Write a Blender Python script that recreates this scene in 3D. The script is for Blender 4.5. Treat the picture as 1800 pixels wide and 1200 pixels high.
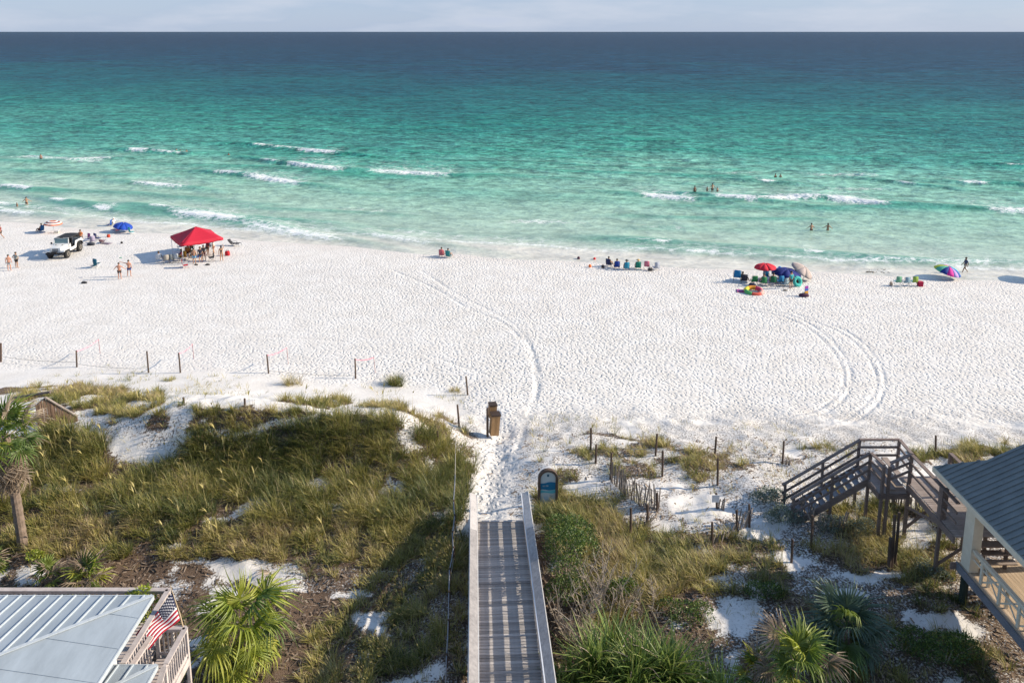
import bpy, bmesh, math, random
import numpy as np
from mathutils import Vector, Matrix
random.seed(7); rng = np.random.default_rng(11)
for o in list(bpy.data.objects): bpy.data.objects.remove(o)
scene = bpy.context.scene
COL = scene.collection
R = math.radians

# ------------------------------------------------------------------ camera
CAM_H = 24.0; FOC = 1350.0; PPX, PPY = 900.0, 300.0      # photo pixels (1800 x 1200)
PITCH = math.atan(244.0/FOC); CP, SP = math.cos(PITCH), math.sin(PITCH)
cam_d = bpy.data.cameras.new('camera'); cam = bpy.data.objects.new('camera', cam_d); COL.objects.link(cam)
cam.location = (0, 0, CAM_H); cam.rotation_euler = (R(90)-PITCH, 0, 0)
cam_d.sensor_width = 36; cam_d.lens = 36*FOC/1800; cam_d.shift_y = -300/1800
cam_d.clip_start = 0.5; cam_d.clip_end = 200000
scene.camera = cam

# ------------------------------------------------------------------ light
SUN_EL = R(26); SUN_AZ = R(86)      # clockwise from +Y (sea): the sun stands to the right
w = bpy.data.worlds.new('World'); scene.world = w; w.use_nodes = True
nt = w.node_tree; nt.nodes.clear()
wo = nt.nodes.new('ShaderNodeOutputWorld'); bg = nt.nodes.new('ShaderNodeBackground')
sk = nt.nodes.new('ShaderNodeTexSky'); sk.sky_type = 'NISHITA'; sk.sun_disc = False
sk.sun_elevation = SUN_EL; sk.sun_rotation = SUN_AZ; sk.altitude = 20; sk.air_density = 1.1; sk.dust_density = 0.4; sk.ozone_density = 2.5
# soft broken cloud veil, even over the whole sky
tc = nt.nodes.new('ShaderNodeTexCoord'); mp = nt.nodes.new('ShaderNodeMapping'); mp.inputs['Scale'].default_value = (1, 1, 5.5)
nz = nt.nodes.new('ShaderNodeTexNoise'); nz.inputs['Scale'].default_value = 5.0; nz.inputs['Detail'].default_value = 7; nz.inputs['Roughness'].default_value = .55
rp = nt.nodes.new('ShaderNodeValToRGB'); rp.color_ramp.elements[0].position = .42; rp.color_ramp.elements[1].position = .72
rp.color_ramp.elements[0].color = (.84, .84, .84, 1); rp.color_ramp.elements[1].color = (.97, .97, .97, 1)
mx = nt.nodes.new('ShaderNodeMixRGB'); mx.inputs['Color2'].default_value = (2.35, 2.85, 3.85, 1)
nt.links.new(tc.outputs['Generated'], mp.inputs['Vector']); nt.links.new(mp.outputs['Vector'], nz.inputs['Vector'])
sx_ = nt.nodes.new('ShaderNodeSeparateXYZ'); nt.links.new(tc.outputs['Generated'], sx_.inputs[0])     # haze lies along the whole horizon and thins upwards
hzr = nt.nodes.new('ShaderNodeMapRange'); hzr.interpolation_type = 'SMOOTHSTEP'; nt.links.new(sx_.outputs['Z'], hzr.inputs['Value'])
for k_, v_ in zip(('From Min', 'From Max', 'To Min', 'To Max'), (.03, .42, 1.0, .10)): hzr.inputs[k_].default_value = v_
hm = nt.nodes.new('ShaderNodeMath'); hm.operation = 'MULTIPLY'; nt.links.new(hzr.outputs[0], hm.inputs[1])
nt.links.new(nz.outputs['Fac'], rp.inputs['Fac']); nt.links.new(rp.outputs['Color'], hm.inputs[0]); nt.links.new(hm.outputs[0], mx.inputs['Fac'])
cl = nt.nodes.new('ShaderNodeMixRGB'); cl.inputs['Color1'].default_value = (1.85, 2.42, 3.5, 1); cl.inputs['Color2'].default_value = (2.6, 2.98, 3.75, 1)
cn = nt.nodes.new('ShaderNodeMapRange'); cn.inputs['From Min'].default_value = .45; cn.inputs['From Max'].default_value = .62; nt.links.new(nz.outputs['Fac'], cn.inputs['Value'])
nt.links.new(cn.outputs[0], cl.inputs['Fac']); nt.links.new(cl.outputs[0], mx.inputs['Color2'])
nt.links.new(sk.outputs['Color'], mx.inputs['Color1']); nt.links.new(mx.outputs['Color'], bg.inputs['Color'])
bg.inputs['Strength'].default_value = 0.145
nt.links.new(bg.outputs[0], wo.inputs[0])
sd = bpy.data.lights.new('sun', 'SUN'); sun = bpy.data.objects.new('sun', sd); COL.objects.link(sun)
sd.energy = 5.0; sd.angle = R(0.6); sd.color = (1.0, .875, .70)
sdir = Vector((math.sin(SUN_AZ)*math.cos(SUN_EL), math.cos(SUN_AZ)*math.cos(SUN_EL), math.sin(SUN_EL)))
sun.rotation_euler = sdir.to_track_quat('Z', 'Y').to_euler(); sun.location = (60, 30, 60)
vs = scene.view_settings; scene.display_settings.display_device = 'sRGB'
vs.view_transform = 'Standard'; vs.look = 'None'; vs.gamma = 1; vs.use_curve_mapping = False; vs.exposure = 0.50
scene.render.engine = 'CYCLES'
cy = scene.cycles; cy.max_bounces = 5; cy.diffuse_bounces = 2; cy.glossy_bounces = 2; cy.transmission_bounces = 3; cy.transparent_max_bounces = 6
cy.use_denoising = True; cy.use_adaptive_sampling = True; cy.adaptive_threshold = .015; cy.caustics_reflective = False; cy.caustics_refractive = False

# ------------------------------------------------------------------ helpers
def project(x, y, z):
    dz = z - CAM_H
    dep = y*CP - dz*SP; v = y*SP + dz*CP
    return PPX + FOC*x/dep, PPY - FOC*v/dep
def ray(px, py):
    u = (px-PPX)/FOC; v = (PPY-py)/FOC
    return np.array([u, CP + v*SP, -SP + v*CP])
def at_z(px, py, z):
    d = ray(px, py); t = (z-CAM_H)/d[2]; return Vector((d[0]*t, d[1]*t, z))
def at_y(px, py, Y):
    d = ray(px, py); t = Y/d[1]; return Vector((d[0]*t, Y, CAM_H+d[2]*t))

def hash2(i, j, s):
    n = (i*374761393 + j*668265263 + s*1274126177) & 0xffffffff
    n = ((n ^ (n >> 13))*1274126177) & 0xffffffff
    return ((n ^ (n >> 16)) & 0xffff)/65535.0
def vnoise(x, y, s=0):
    x = np.asarray(x, float); y = np.asarray(y, float)
    i = np.floor(x).astype(np.int64); j = np.floor(y).astype(np.int64); fx = x-i; fy = y-j
    fx = fx*fx*(3-2*fx); fy = fy*fy*(3-2*fy)
    a = hash2(i, j, s); b = hash2(i+1, j, s); c = hash2(i, j+1, s); d = hash2(i+1, j+1, s)
    return a+(b-a)*fx+(c-a)*fy+(a-b-c+d)*fx*fy
def fbm(x, y, s=0, o=4):
    t = 0; a = .5; f = 1
    for k in range(o):
        t = t + a*vnoise(np.asarray(x)*f+17.3*k, np.asarray(y)*f-9.1*k, s+k); a *= .5; f *= 2.03
    return t/(1-.5**o)
def sstep(a, b, x):
    t = np.clip((np.asarray(x, float)-a)/(b-a), 0, 1); return t*t*(3-2*t)

def shore(x):                     # Y of the water's edge
    x = np.asarray(x, float)
    return np.where(x < 60, 85.5-.20*x+.0007*x*x, 85.5-12+2.52+(x-60)*(-.116))
def ground(x, y):
    x = np.asarray(x, float); y = np.asarray(y, float)
    # dune plateau falling to the beach
    edge = 38.6 + 5.0*sstep(-2, -22, x) - 1.0*sstep(4, 14, x) + 1.6*(fbm(x*.16, y*.10, 3)-.5)
    z = 1.85*(1-sstep(edge-5, edge+11, y))
    z = z + .35*(1-sstep(49, 75, y))
    # left mound, steep towards the land
    cy = 36.9 + 1.2*(fbm(x*.12, 0*x+1.7, 8)-.5)*2 - .05*np.minimum(x+10, 0)
    dy = y-cy
    prof = np.exp(-np.where(dy < 0, (dy/1.9)**2, (dy/5.2)**2))
    z = z + 2.1*prof*sstep(-2.0, -6.5, x)*(.75+.5*fbm(x*.22+3, y*.25, 5))*(1-.5*sstep(-17, -24, x))
    # lower ground beside the boardwalk on the left, near side
    z = z - 0.8*sstep(33, 27.5, y)*sstep(-1.5, -4, x)
    # hollow of the sandy path and under the boardwalk
    pc = -0.95 + .35*np.sin(y*.35)
    z = z - .40*np.exp(-((x-pc)/1.3)**2)*sstep(30.5, 33, y)*(1-sstep(40, 46, y))
    z = z - .55*np.exp(-((x+.45)/1.9)**4)*sstep(31.6, 29.5, y)
    # right dune
    z = z + .45*np.exp(-(((x-6.0)/5.)**2+((y-36.3)/2.4)**2)) + .55*np.exp(-(((x-12.4)/2.2)**2+((y-33.6)/1.5)**2))
    rough = sstep(48, 40.5, y)
    z = z + rough*(.5*(fbm(x*.45, y*.45, 21)-.5) + .22*(fbm(x*1.5, y*1.5, 25)-.5))
    z = z + .10*(fbm(x*.12, y*.2, 31)-.5)*sstep(38, 47, y)
    # foreshore and sea bed
    s = y-shore(x)
    z = z - .55*sstep(-13, 0, s) - np.clip(s, 0, 400)*.035
    return z
def gz(x, y): return float(ground(x, y))
def on_ground(px, py, z0=None):
    d = ray(px, py); t0 = (7.0-CAM_H)/d[2]; t1 = (-2.5-CAM_H)/d[2]
    for _ in range(2):
        t = np.linspace(t0, t1, 160); below = CAM_H+d[2]*t < ground(d[0]*t, d[1]*t)
        k = int(np.argmax(below)) if below.any() else 159
        t0, t1 = t[max(k-1, 0)], t[k]
    p = d*t1
    return Vector((p[0], p[1], gz(p[0], p[1])))

# mesh builder
class MB:
    def __init__(s): s.v = []; s.f = []; s.m = []
    def add(s, vs, fs, mi=0):
        b = len(s.v); s.v += [tuple(p) for p in vs]; s.f += [tuple(i+b for i in f) for f in fs]; s.m += [mi]*len(fs); return s
    def box(s, c, d, rot=None, mi=0):
        x, y, z = d[0]/2, d[1]/2, d[2]/2
        vs = [Vector(p) for p in ((-x,-y,-z),(x,-y,-z),(x,y,-z),(-x,y,-z),(-x,-y,z),(x,-y,z),(x,y,z),(-x,y,z))]
        if rot is not None: vs = [rot @ p for p in vs]
        c = Vector(c)
        return s.add([p+c for p in vs], [(0,3,2,1),(4,5,6,7),(0,1,5,4),(1,2,6,5),(2,3,7,6),(3,0,4,7)], mi)
    def bar(s, p, q, wd, ht, up=(0,0,1), mi=0):      # box beam from p to q
        p = Vector(p); q = Vector(q); y = (q-p); L = y.length; y = y.normalized(); up = Vector(up)
        if abs(y.dot(up)) > .98: up = Vector((0, 1, 0))
        x = y.cross(up).normalized(); z = x.cross(y)
        return s.box((p+q)/2, (wd, L, ht), Matrix((x, y, z)).transposed(), mi)
    def tube(s, pts, rad, n=6, mi=0, cap=True):
        pts = [Vector(p) for p in pts]; rr = rad if hasattr(rad, '__len__') else [rad]*len(pts)
        vs = []; fs = []; ref = None
        for i, p in enumerate(pts):
            t = (pts[min(i+1, len(pts)-1)]-pts[max(i-1, 0)]).normalized()
            if ref is None:
                ref = t.orthogonal().normalized()
            x = (ref-t*ref.dot(t)).normalized(); y = t.cross(x); ref = x
            for k in range(n):
                a = 2*math.pi*k/n; vs.append(p+(x*math.cos(a)+y*math.sin(a))*rr[i])
        for i in range(len(pts)-1):
            for k in range(n):
                a = i*n+k; b = i*n+(k+1) % n; fs.append((a, b, b+n, a+n))
        if cap:
            fs.append(tuple(range(n))[::-1]); fs.append(tuple((len(pts)-1)*n+k for k in range(n)))
        return s.add(vs, fs, mi)
    def prism(s, poly, axis, a, b, mi=0):            # poly: 2D points, extruded along axis ('x','y','z') from a to b
        def P(u, v, t): return {'x': (t, u, v), 'y': (u, t, v), 'z': (u, v, t)}[axis]
        n = len(poly); vs = [P(u, v, a) for u, v in poly]+[P(u, v, b) for u, v in poly]
        fs = [(i, (i+1) % n, (i+1) % n+n, i+n) for i in range(n)]+[tuple(range(n))[::-1], tuple(range(n, 2*n))]
        return s.add(vs, fs, mi)
    def ball(s, c, r, nu=10, nv=6, mi=0, z0=-1.0):
        c = Vector(c); r = Vector(r) if hasattr(r, '__len__') else Vector((r, r, r)); vs = []; fs = []
        for j in range(nv+1):
            ph = math.asin(z0)+(math.pi/2-math.asin(z0))*j/nv
            for i in range(nu):
                th = 2*math.pi*i/nu
                vs.append(c+Vector((r.x*math.cos(ph)*math.cos(th), r.y*math.cos(ph)*math.sin(th), r.z*math.sin(ph))))
        for j in range(nv):
            for i in range(nu):
                fs.append((j*nu+i, j*nu+(i+1) % nu, (j+1)*nu+(i+1) % nu, (j+1)*nu+i))
        return s.add(vs, fs, mi)
    def mesh(s, name, mats, smooth=False):
        me = bpy.data.meshes.new(name); me.from_pydata(s.v, [], s.f)
        for m in (mats if isinstance(mats, (list, tuple)) else [mats]): me.materials.append(m)
        if any(s.m): me.polygons.foreach_set('material_index', s.m)
        bm = bmesh.new(); bm.from_mesh(me); bmesh.ops.recalc_face_normals(bm, faces=bm.faces); bm.to_mesh(me); bm.free()
        if smooth: me.polygons.foreach_set('use_smooth', [True]*len(me.polygons))
        me.update(); return me
    def build(s, name, mats, parent=None, smooth=False):
        return link(name, s.mesh(name, mats, smooth), parent)
def link(name, data, parent=None):
    o = bpy.data.objects.new(name, data); COL.objects.link(o); o.parent = parent; return o
def tag(o, label=None, cat=None, group=None, kind=None):
    if label: o['label'] = label
    if cat: o['category'] = cat
    if group: o['group'] = group
    if kind: o['kind'] = kind
    return o
def thing(name, loc, label, cat, group=None, rz=0.0):
    o = link(name, None); o.empty_display_size = .2; o.location = loc; o.rotation_euler = (0, 0, rz)
    return tag(o, label, cat, group)
def copy_tree(o, parent=None):
    c = o.copy(); COL.objects.link(c); c.parent = parent
    for ch in o.children: copy_tree(ch, c)
    return c

# ------------------------------------------------------------------ materials
MATS = {}
def mat(name, col, rough=.7, var=0.0, vscale=8.0, bump=0.0, bscale=40.0, metal=0.0, spec=.4, stretch=None, obj_var=0.0, trans=0.0):
    if name in MATS: return MATS[name]
    m = bpy.data.materials.new(name); m.use_nodes = True; n = m.node_tree; b = n.nodes['Principled BSDF']
    b.inputs['Base Color'].default_value = (*col, 1); b.inputs['Roughness'].default_value = rough
    b.inputs['Metallic'].default_value = metal; b.inputs['Specular IOR Level'].default_value = spec
    if trans: b.inputs['Transmission Weight'].default_value = trans
    vec = None
    if var or bump:
        t = n.nodes.new('ShaderNodeTexCoord'); mp_ = n.nodes.new('ShaderNodeMapping')
        mp_.inputs['Scale'].default_value = stretch or (1, 1, 1)
        n.links.new(t.outputs['Object'], mp_.inputs['Vector']); vec = mp_.outputs['Vector']
    if var or obj_var:
        hs = n.nodes.new('ShaderNodeHueSaturation'); hs.inputs['Color'].default_value = (*col, 1)
        add = None
        if var:
            z = n.nodes.new('ShaderNodeTexNoise'); z.inputs['Scale'].default_value = vscale; z.inputs['Detail'].default_value = 5; z.inputs['Roughness'].default_value = .65
            n.links.new(vec, z.inputs['Vector'])
            mr = n.nodes.new('ShaderNodeMapRange'); mr.inputs['From Min'].default_value = .28; mr.inputs['From Max'].default_value = .72
            mr.inputs['To Min'].default_value = 1-var; mr.inputs['To Max'].default_value = 1+var
            n.links.new(z.outputs['Fac'], mr.inputs['Value']); add = mr.outputs['Result']
        if obj_var:
            oi = n.nodes.new('ShaderNodeObjectInfo'); m2 = n.nodes.new('ShaderNodeMapRange')
            m2.inputs['To Min'].default_value = 1-obj_var; m2.inputs['To Max'].default_value = 1+obj_var
            n.links.new(oi.outputs['Random'], m2.inputs['Value'])
            if add:
                mm = n.nodes.new('ShaderNodeMath'); mm.operation = 'MULTIPLY'; n.links.new(add, mm.inputs[0]); n.links.new(m2.outputs['Result'], mm.inputs[1]); add = mm.outputs[0]
            else: add = m2.outputs['Result']
        n.links.new(add, hs.inputs['Value']); n.links.new(hs.outputs['Color'], b.inputs['Base Color'])
    if bump:
        z2 = n.nodes.new('ShaderNodeTexNoise'); z2.inputs['Scale'].default_value = bscale; z2.inputs['Detail'].default_value = 4
        n.links.new(vec, z2.inputs['Vector'])
        bp = n.nodes.new('ShaderNodeBump'); bp.inputs['Strength'].default_value = bump; bp.inputs['Distance'].default_value = .02
        n.links.new(z2.outputs['Fac'], bp.inputs['Height']); n.links.new(bp.outputs['Normal'], b.inputs['Normal'])
    MATS[name] = m; return m
def srgb(r, g, b):
    f = lambda c: (c/255/12.92) if c/255 <= .04045 else ((c/255+.055)/1.055)**2.4
    return (f(r), f(g), f(b))
# ------------------------------------------------------------------ vegetation cover, decided in plan by where dune plants grow
def in_poly(px, py, poly):
    c = np.zeros(px.shape, bool); n = len(poly); j = n-1
    for i in range(n):
        xi, yi = poly[i]; xj, yj = poly[j]
        k = ((yi > py) != (yj > py)) & (px < (xj-xi)*(py-yi)/((yj-yi)+1e-9)+xi)
        c ^= k; j = i
    return c
# outline (photo pixels, traced onto the dune), density, patchiness threshold, blade length, tone (0 lush .. 1 straw)
COVER = [
 ([(-200,860),(-60,790),(40,790),(120,752),(180,765),(205,815),(300,808),(335,762),(420,768),(500,745),(600,735),(690,735),(745,762),(800,795),(850,830),(874,865),(872,925),(820,930),(600,918),(400,925),(200,908),(0,908),(-200,915)], 1.0, .25, .85, .24),
 ([(-200,690),(0,683),(120,678),(280,690),(290,712),(420,716),(560,698),(612,698),(600,716),(450,742),(400,762),(300,748),(180,738),(140,722),(0,702),(-200,715)], .85, .42, .5, .55),
 ([(600,716),(700,715),(800,745),(850,770),(868,800),(872,850),(800,795),(745,762),(690,738)], .7, .44, .45, .55),
 ([(-200,905),(0,905),(200,905),(400,920),(600,915),(800,920),(800,968),(640,1000),(480,985),(330,985),(200,985),(0,968),(-200,965)], 1.0, .15, .5, .52),
 ([(520,965),(640,985),(800,950),(835,930),(835,1000),(812,1300),(500,1300),(540,1130),(640,1050),(540,1030)], .85, .38, .55, .5),
 ([(930,868),(990,868),(1060,880),(1110,925),(1140,960),(1250,975),(1290,1000),(1200,1050),(1120,1090),(1060,1120),(1050,1300),(1040,1100),(1010,1000),(965,940),(935,925)], 1.0, .25, .62, .55),
 ([(1110,930),(1280,945),(1420,960),(1560,975),(1640,955),(1650,1005),(1500,1030),(1350,1062),(1180,1050),(1120,1000)], .8, .36, .5, .5),
 ([(915,805),(950,778),(1040,762),(1150,770),(1200,785),(1330,792),(1340,830),(1260,855),(1200,868),(1130,845),(1080,842),(1030,862),(950,868),(930,840)], .6, .47, .45, .6),
 ([(1040,850),(1110,870),(1250,900),(1400,900),(1500,950),(1400,965),(1250,950),(1130,935),(1080,890)], .4, .55, .4, .6),
 ([(1380,790),(1470,770),(1520,775),(1500,800),(1420,815),(1385,812)], .5, .45, .5, .5),
 ([(1600,800),(1660,785),(1900,775),(2000,800),(1900,830),(1640,815)], .8, .35, .5, .55),
 ([(1440,870),(1500,860),(1560,880),(1680,910),(1720,1010),(1660,1030),(1560,985),(1470,950)], .75, .38, .55, .45),
 ([(1330,1030),(1480,1020),(1640,1015),(1700,1060),(1800,1190),(1990,1300),(1480,1300),(1380,1120)], .75, .42, .45, .35),
 ([(-100,655),(60,632),(200,640),(330,655),(440,650),(480,660),(330,672),(100,672),(-100,672)], .14, .5, .22, .5),
]
BARE = [ # white sand showing through
 (440,1005,80,15),(255,797,58,16),(650,1085,42,15),(620,1045,34,8),(390,850,12,24),(310,960,22,9),(1290,1085,42,34),(1300,1170,40,26),(1540,1012,70,8),
 (1230,900,55,36),(1330,930,60,18),(1600,940,50,32),(1480,1045,40,8),(1650,1085,50,14),(1180,930,40,12),(1030,852,25,10),(1250,1010,30,7),(1390,990,40,6),
]
LITTER = [ # brown leaf litter, pine needles
 ([(-200,955),(0,955),(200,978),(330,990),(480,1040),(560,1040),(700,1035),(720,1110),(560,1130),(520,1300),(-200,1300)], .95),
 ([(540,965),(830,940),(820,1300),(500,1300)], .62),
 ([(1090,1030),(1200,1040),(1260,1090),(1240,1160),(1150,1150),(1050,1100)], .8),
 ([(1330,1040),(1640,1020),(1760,1120),(1900,1300),(1400,1300),(1340,1130)], .5),
 ([(935,900),(1010,940),(1110,1080),(1000,1300),(940,1300)], .85),
]
def cover_maps(x, y, z):
    px, py = project(x, y, z)
    wx = px + 36*(fbm(x*.9, y*.9, 51)-.5); wy = py + 26*(fbm(x*.9+9, y*.9, 52)-.5)
    n1 = fbm(x*.75, y*1.0, 41, 4)
    nf = fbm(x*2.6, y*2.6, 57, 3)
    dens = np.zeros(px.shape); ln = np.full(px.shape, .4); tone = np.full(px.shape, .5)
    for poly, d, th, L, t in COVER:
        k = in_poly(wx, wy, poly)
        v = d*sstep(th, th+.12, n1)
        up = k & (v > dens)
        dens = np.where(up, v, dens); ln = np.where(up, L, ln); tone = np.where(up, t, tone)
    bare = np.zeros(px.shape)
    for cx, cy, rx, ry in BARE:
        r = ((wx-cx)/rx)**2+((wy-cy)/ry)**2 + (n1-.5)*1.8 + (nf-.5)*2.2
        bare = np.maximum(bare, 1-sstep(.6, 1.25, r))
    soil = np.zeros(px.shape)
    for poly, s in LITTER:
        soil = np.where(in_poly(wx, wy, poly), np.maximum(soil, s), soil)
    soil = np.maximum(soil, .40*sstep(845, 935, wy)*(px > 900)); soil = np.maximum(soil, .60*sstep(1000, 1050, wy)*(px > 1000)); soil = np.maximum(soil, .22*sstep(690, 760, wy))
    patch = sstep(.24, .42, fbm(x*.6+40, y*.8, 61, 5))
    soil = soil*patch
    soil = np.maximum(soil, .80*sstep(.15, .8, dens))*(1-.88*bare)
    pth = np.exp(-((x+.95-.35*np.sin(y*.35))/1.25)**4)*sstep(29.5, 31.5, y); soil = soil*(1-pth)
    dens = dens*(1-bare*.93)
    return px, py, dens, soil, ln, tone

# ------------------------------------------------------------------ ground
def axis(segs):
    out = []
    for a, b, s in segs:
        n = max(1, int(round((b-a)/s))); out += list(np.linspace(a, b, n, endpoint=False))
    out.append(segs[-1][1]); return np.array(out)
xs = axis([(-900,-300,60),(-300,-80,11),(-80,-36,.7),(-36,36,.16),(36,80,.7),(80,300,11),(300,900,60)])
ys = axis([(-60,10,3.5),(10,21,.5),(21,48,.16),(48,78,.18),(78,112,.4),(112,260,6),(260,420,30)])
GX, GY = np.meshgrid(xs, ys)
GZ = ground(GX, GY)
# wheel tracks pressed into the sand
TRACKS = [
 [(690,475),(760,505),(830,545),(880,565),(915,595),(938,640),(940,690),(925,740),(905,800)],
 [(740,475),(800,515),(860,545),(905,572),(932,610),(945,650),(944,690),(930,740)],
 [(1240,538),(1310,545),(1375,556),(1425,580),(1462,615),(1483,655),(1472,692),(1430,722),(1350,742),(1250,752),(1150,752),(1060,742)],
 [(1255,535),(1330,543),(1395,556),(1440,580),(1476,615),(1495,655),(1485,697),(1440,728),(1350,749),(1250,759)],
 [(1380,552),(1450,572),(1500,600),(1532,640),(1540,680),(1515,715),(1465,742),(1380,760),(1280,768),(1180,765)],
 [(1400,552),(1470,574),(1516,602),(1547,642),(1553,684),(1527,722),(1472,750),(1380,768)],
 [(-60,575),(200,585),(480,592),(700,612),(860,660)],
 [(-60,560),(200,572),(480,580),(700,590),(900,596)],
 [(1380,640),(1550,642),(1700,655),(1900,665)],
 [(1500,664),(1640,652),(1800,630),(1900,622)],
 [(1560,668),(1680,662),(1800,664),(1900,668)],
]
def catmull(pts, m=14):
    P = [np.array(p[:2], float) for p in pts]; P = [2*P[0]-P[1]]+P+[2*P[-1]-P[-2]]; out = []
    for i in range(1, len(P)-2):
        for k in range(m):
            t = k/m; a, b, c, d = P[i-1], P[i], P[i+1], P[i+2]
            out.append(.5*((2*b)+(-a+c)*t+(2*a-5*b+4*c-d)*t*t+(-a+3*b-3*c+d)*t**3))
    out.append(P[-2]); return np.array(out)
track = np.zeros(GX.shape)
for ti, tr in enumerate(TRACKS):
    wpts = catmull([on_ground(px, py) for px, py in tr], 10)
    d2 = np.full(GX.shape, 1e9)
    sel = (GX > wpts[:,0].min()-2) & (GX < wpts[:,0].max()+2) & (GY > wpts[:,1].min()-2) & (GY < wpts[:,1].max()+2)
    gx = GX[sel]; gy = GY[sel]; dd = np.full(gx.shape, 1e9)
    for a, b in zip(wpts[:-1], wpts[1:]):
        ab = b-a; t = np.clip(((gx-a[0])*ab[0]+(gy-a[1])*ab[1])/(ab@ab), 0, 1)
        dd = np.minimum(dd, np.hypot(gx-a[0]-t*ab[0], gy-a[1]-t*ab[1]))
    g = np.exp(-(dd/.14)**2) - .35*np.exp(-((dd-.33)/.14)**2)
    amp = (.040 if ti < 6 else .026)*np.clip(2.4*(fbm(gx*.7, gy*.7, 90+ti)-.12), .25, 1.5)
    tv = track[sel]; track[sel] = np.where(np.abs(g*amp) > np.abs(tv), g*amp, tv)
GZ = GZ - track
PX, PY, DENS, SOIL, LEN, TONE = cover_maps(GX, GY, GZ)
seaward = GY-shore(GX)
path_c = -0.95+.35*np.sin(GY*.35)
foot = sstep(40.5, 46, GY)*sstep(-1.5, -7, seaward)
foot = np.maximum(foot, np.exp(-((GX-path_c)/1.1)**4)*sstep(30, 32.5, GY))
fenceline = sstep(44, 53, GY+ .0*GX)
fl = 50.0-.10*(GX+20)+3*(fbm(GX*.25, GY*.25, 77)-.5)
foot = foot*(1-.88*sstep(-2.0, -3.2, GX+.6*np.sin(GY))*sstep(fl+1.2, fl-1.2, GY))*(1-.75*np.clip(np.abs(track)*14, 0, 1))
foot = np.clip(foot*(.45+.6*sstep(-34, 2, GX))*(.55+.75*fbm(GX*.13, GY*.16, 79)), 0, 1)
scal = seaward+3.0*(fbm(GX*.11, GY*.02, 71)-.5)+.8*np.abs(np.sin(GX*.23+2*fbm(GX*.05, GY*0, 73)))
wet = .35*sstep(-7.5, -3., scal)+.35*sstep(-3.3, -2.7, scal)+.30*sstep(-1.6, -1.1, scal)
me = bpy.data.meshes.new('ground')
ny, nx = GX.shape
idx = np.arange(nx*ny).reshape(ny, nx)
F = np.stack([idx[:-1,:-1], idx[:-1,1:], idx[1:,1:], idx[1:,:-1]], -1).reshape(-1, 4)
def fast_mesh(me, V, F):
    V = np.ascontiguousarray(V, np.float32); k = F.shape[1]
    me.vertices.add(len(V)); me.vertices.foreach_set('co', V.ravel())
    me.loops.add(F.size); me.loops.foreach_set('vertex_index', F.ravel().astype(np.int32))
    me.polygons.add(len(F)); me.polygons.foreach_set('loop_start', np.arange(0, F.size, k, dtype=np.int32))
    me.polygons.foreach_set('use_smooth', np.ones(len(F), bool)); me.update(calc_edges=True)
def fattr(me, name, v):
    a = me.attributes.new(name, 'FLOAT', 'POINT'); a.data.foreach_set('value', np.ascontiguousarray(v, np.float32).ravel())
fast_mesh(me, np.stack([GX, GY, GZ], -1).reshape(-1, 3), F)
fattr(me, 'foot', foot); fattr(me, 'soil', SOIL); fattr(me, 'wet', wet)

def N(n, t, **kw):
    o = n.nodes.new(t)
    for k, v in kw.items():
        if k in o.inputs: o.inputs[k].default_value = v
        else: setattr(o, k, v)
    return o
def attr(n, name): a = n.nodes.new('ShaderNodeAttribute'); a.attribute_name = name; return a.outputs['Fac']
def math_(n, op, a, b=None, clamp=False):
    m = n.nodes.new('ShaderNodeMath'); m.operation = op; m.use_clamp = clamp
    for i, v in enumerate((a, b)):
        if v is None: continue
        if isinstance(v, (int, float)): m.inputs[i].default_value = v
        else: n.links.new(v, m.inputs[i])
    return m.outputs[0]
def mix_(n, f, a, b):
    m = n.nodes.new('ShaderNodeMixRGB')
    for i, v in zip(('Fac', 'Color1', 'Color2'), (f, a, b)):
        if isinstance(v, tuple): m.inputs[i].default_value = (*v, 1)
        elif isinstance(v, (int, float)): m.inputs[i].default_value = v
        else: n.links.new(v, m.inputs[i])
    return m.outputs[0]
def mrange(n, v, a, b, c=0., d=1.):
    m = n.nodes.new('ShaderNodeMapRange'); n.links.new(v, m.inputs['Value'])
    for k, q in zip(('From Min', 'From Max', 'To Min', 'To Max'), (a, b, c, d)): m.inputs[k].default_value = q
    return m.outputs['Result']
sand = bpy.data.materials.new('white_sand'); sand.use_nodes = True; n = sand.node_tree; B = n.nodes['Principled BSDF']
geo = n.nodes.new('ShaderNodeNewGeometry'); pos = geo.outputs['Position']
A_f, A_s, A_w = attr(n, 'foot'), attr(n, 'soil'), attr(n, 'wet')
# footprints: irregular dimples
wob = N(n, 'ShaderNodeTexNoise', noise_dimensions='2D', Scale=1.3, Detail=2.); n.links.new(pos, wob.inputs['Vector'])
mapv = n.nodes.new('ShaderNodeVectorMath'); mapv.operation = 'MULTIPLY_ADD'; n.links.new(wob.outputs['Color'], mapv.inputs[0]); mapv.inputs[1].default_value = (.5, .5, 0); n.links.new(pos, mapv.inputs[2])
flat = n.nodes.new('ShaderNodeVectorMath'); flat.operation = 'MULTIPLY'; n.links.new(mapv.outputs[0], flat.inputs[0]); flat.inputs[1].default_value = (1, 1, 0)
vo = N(n, 'ShaderNodeTexVoronoi', voronoi_dimensions='2D', Scale=3.0, Randomness=1.0); n.links.new(flat.outputs[0], vo.inputs['Vector'])
fn = N(n, 'ShaderNodeTexNoise', noise_dimensions='2D', Scale=4.2, Detail=3., Roughness=.6); n.links.new(flat.outputs[0], fn.inputs['Vector'])
dim = mrange(n, vo.outputs['Distance'], .12, .36)
h = math_(n, 'ADD', math_(n, 'MULTIPLY', dim, .056), math_(n, 'MULTIPLY', fn.outputs['Fac'], .050))
h = math_(n, 'MULTIPLY', h, A_f)
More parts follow.
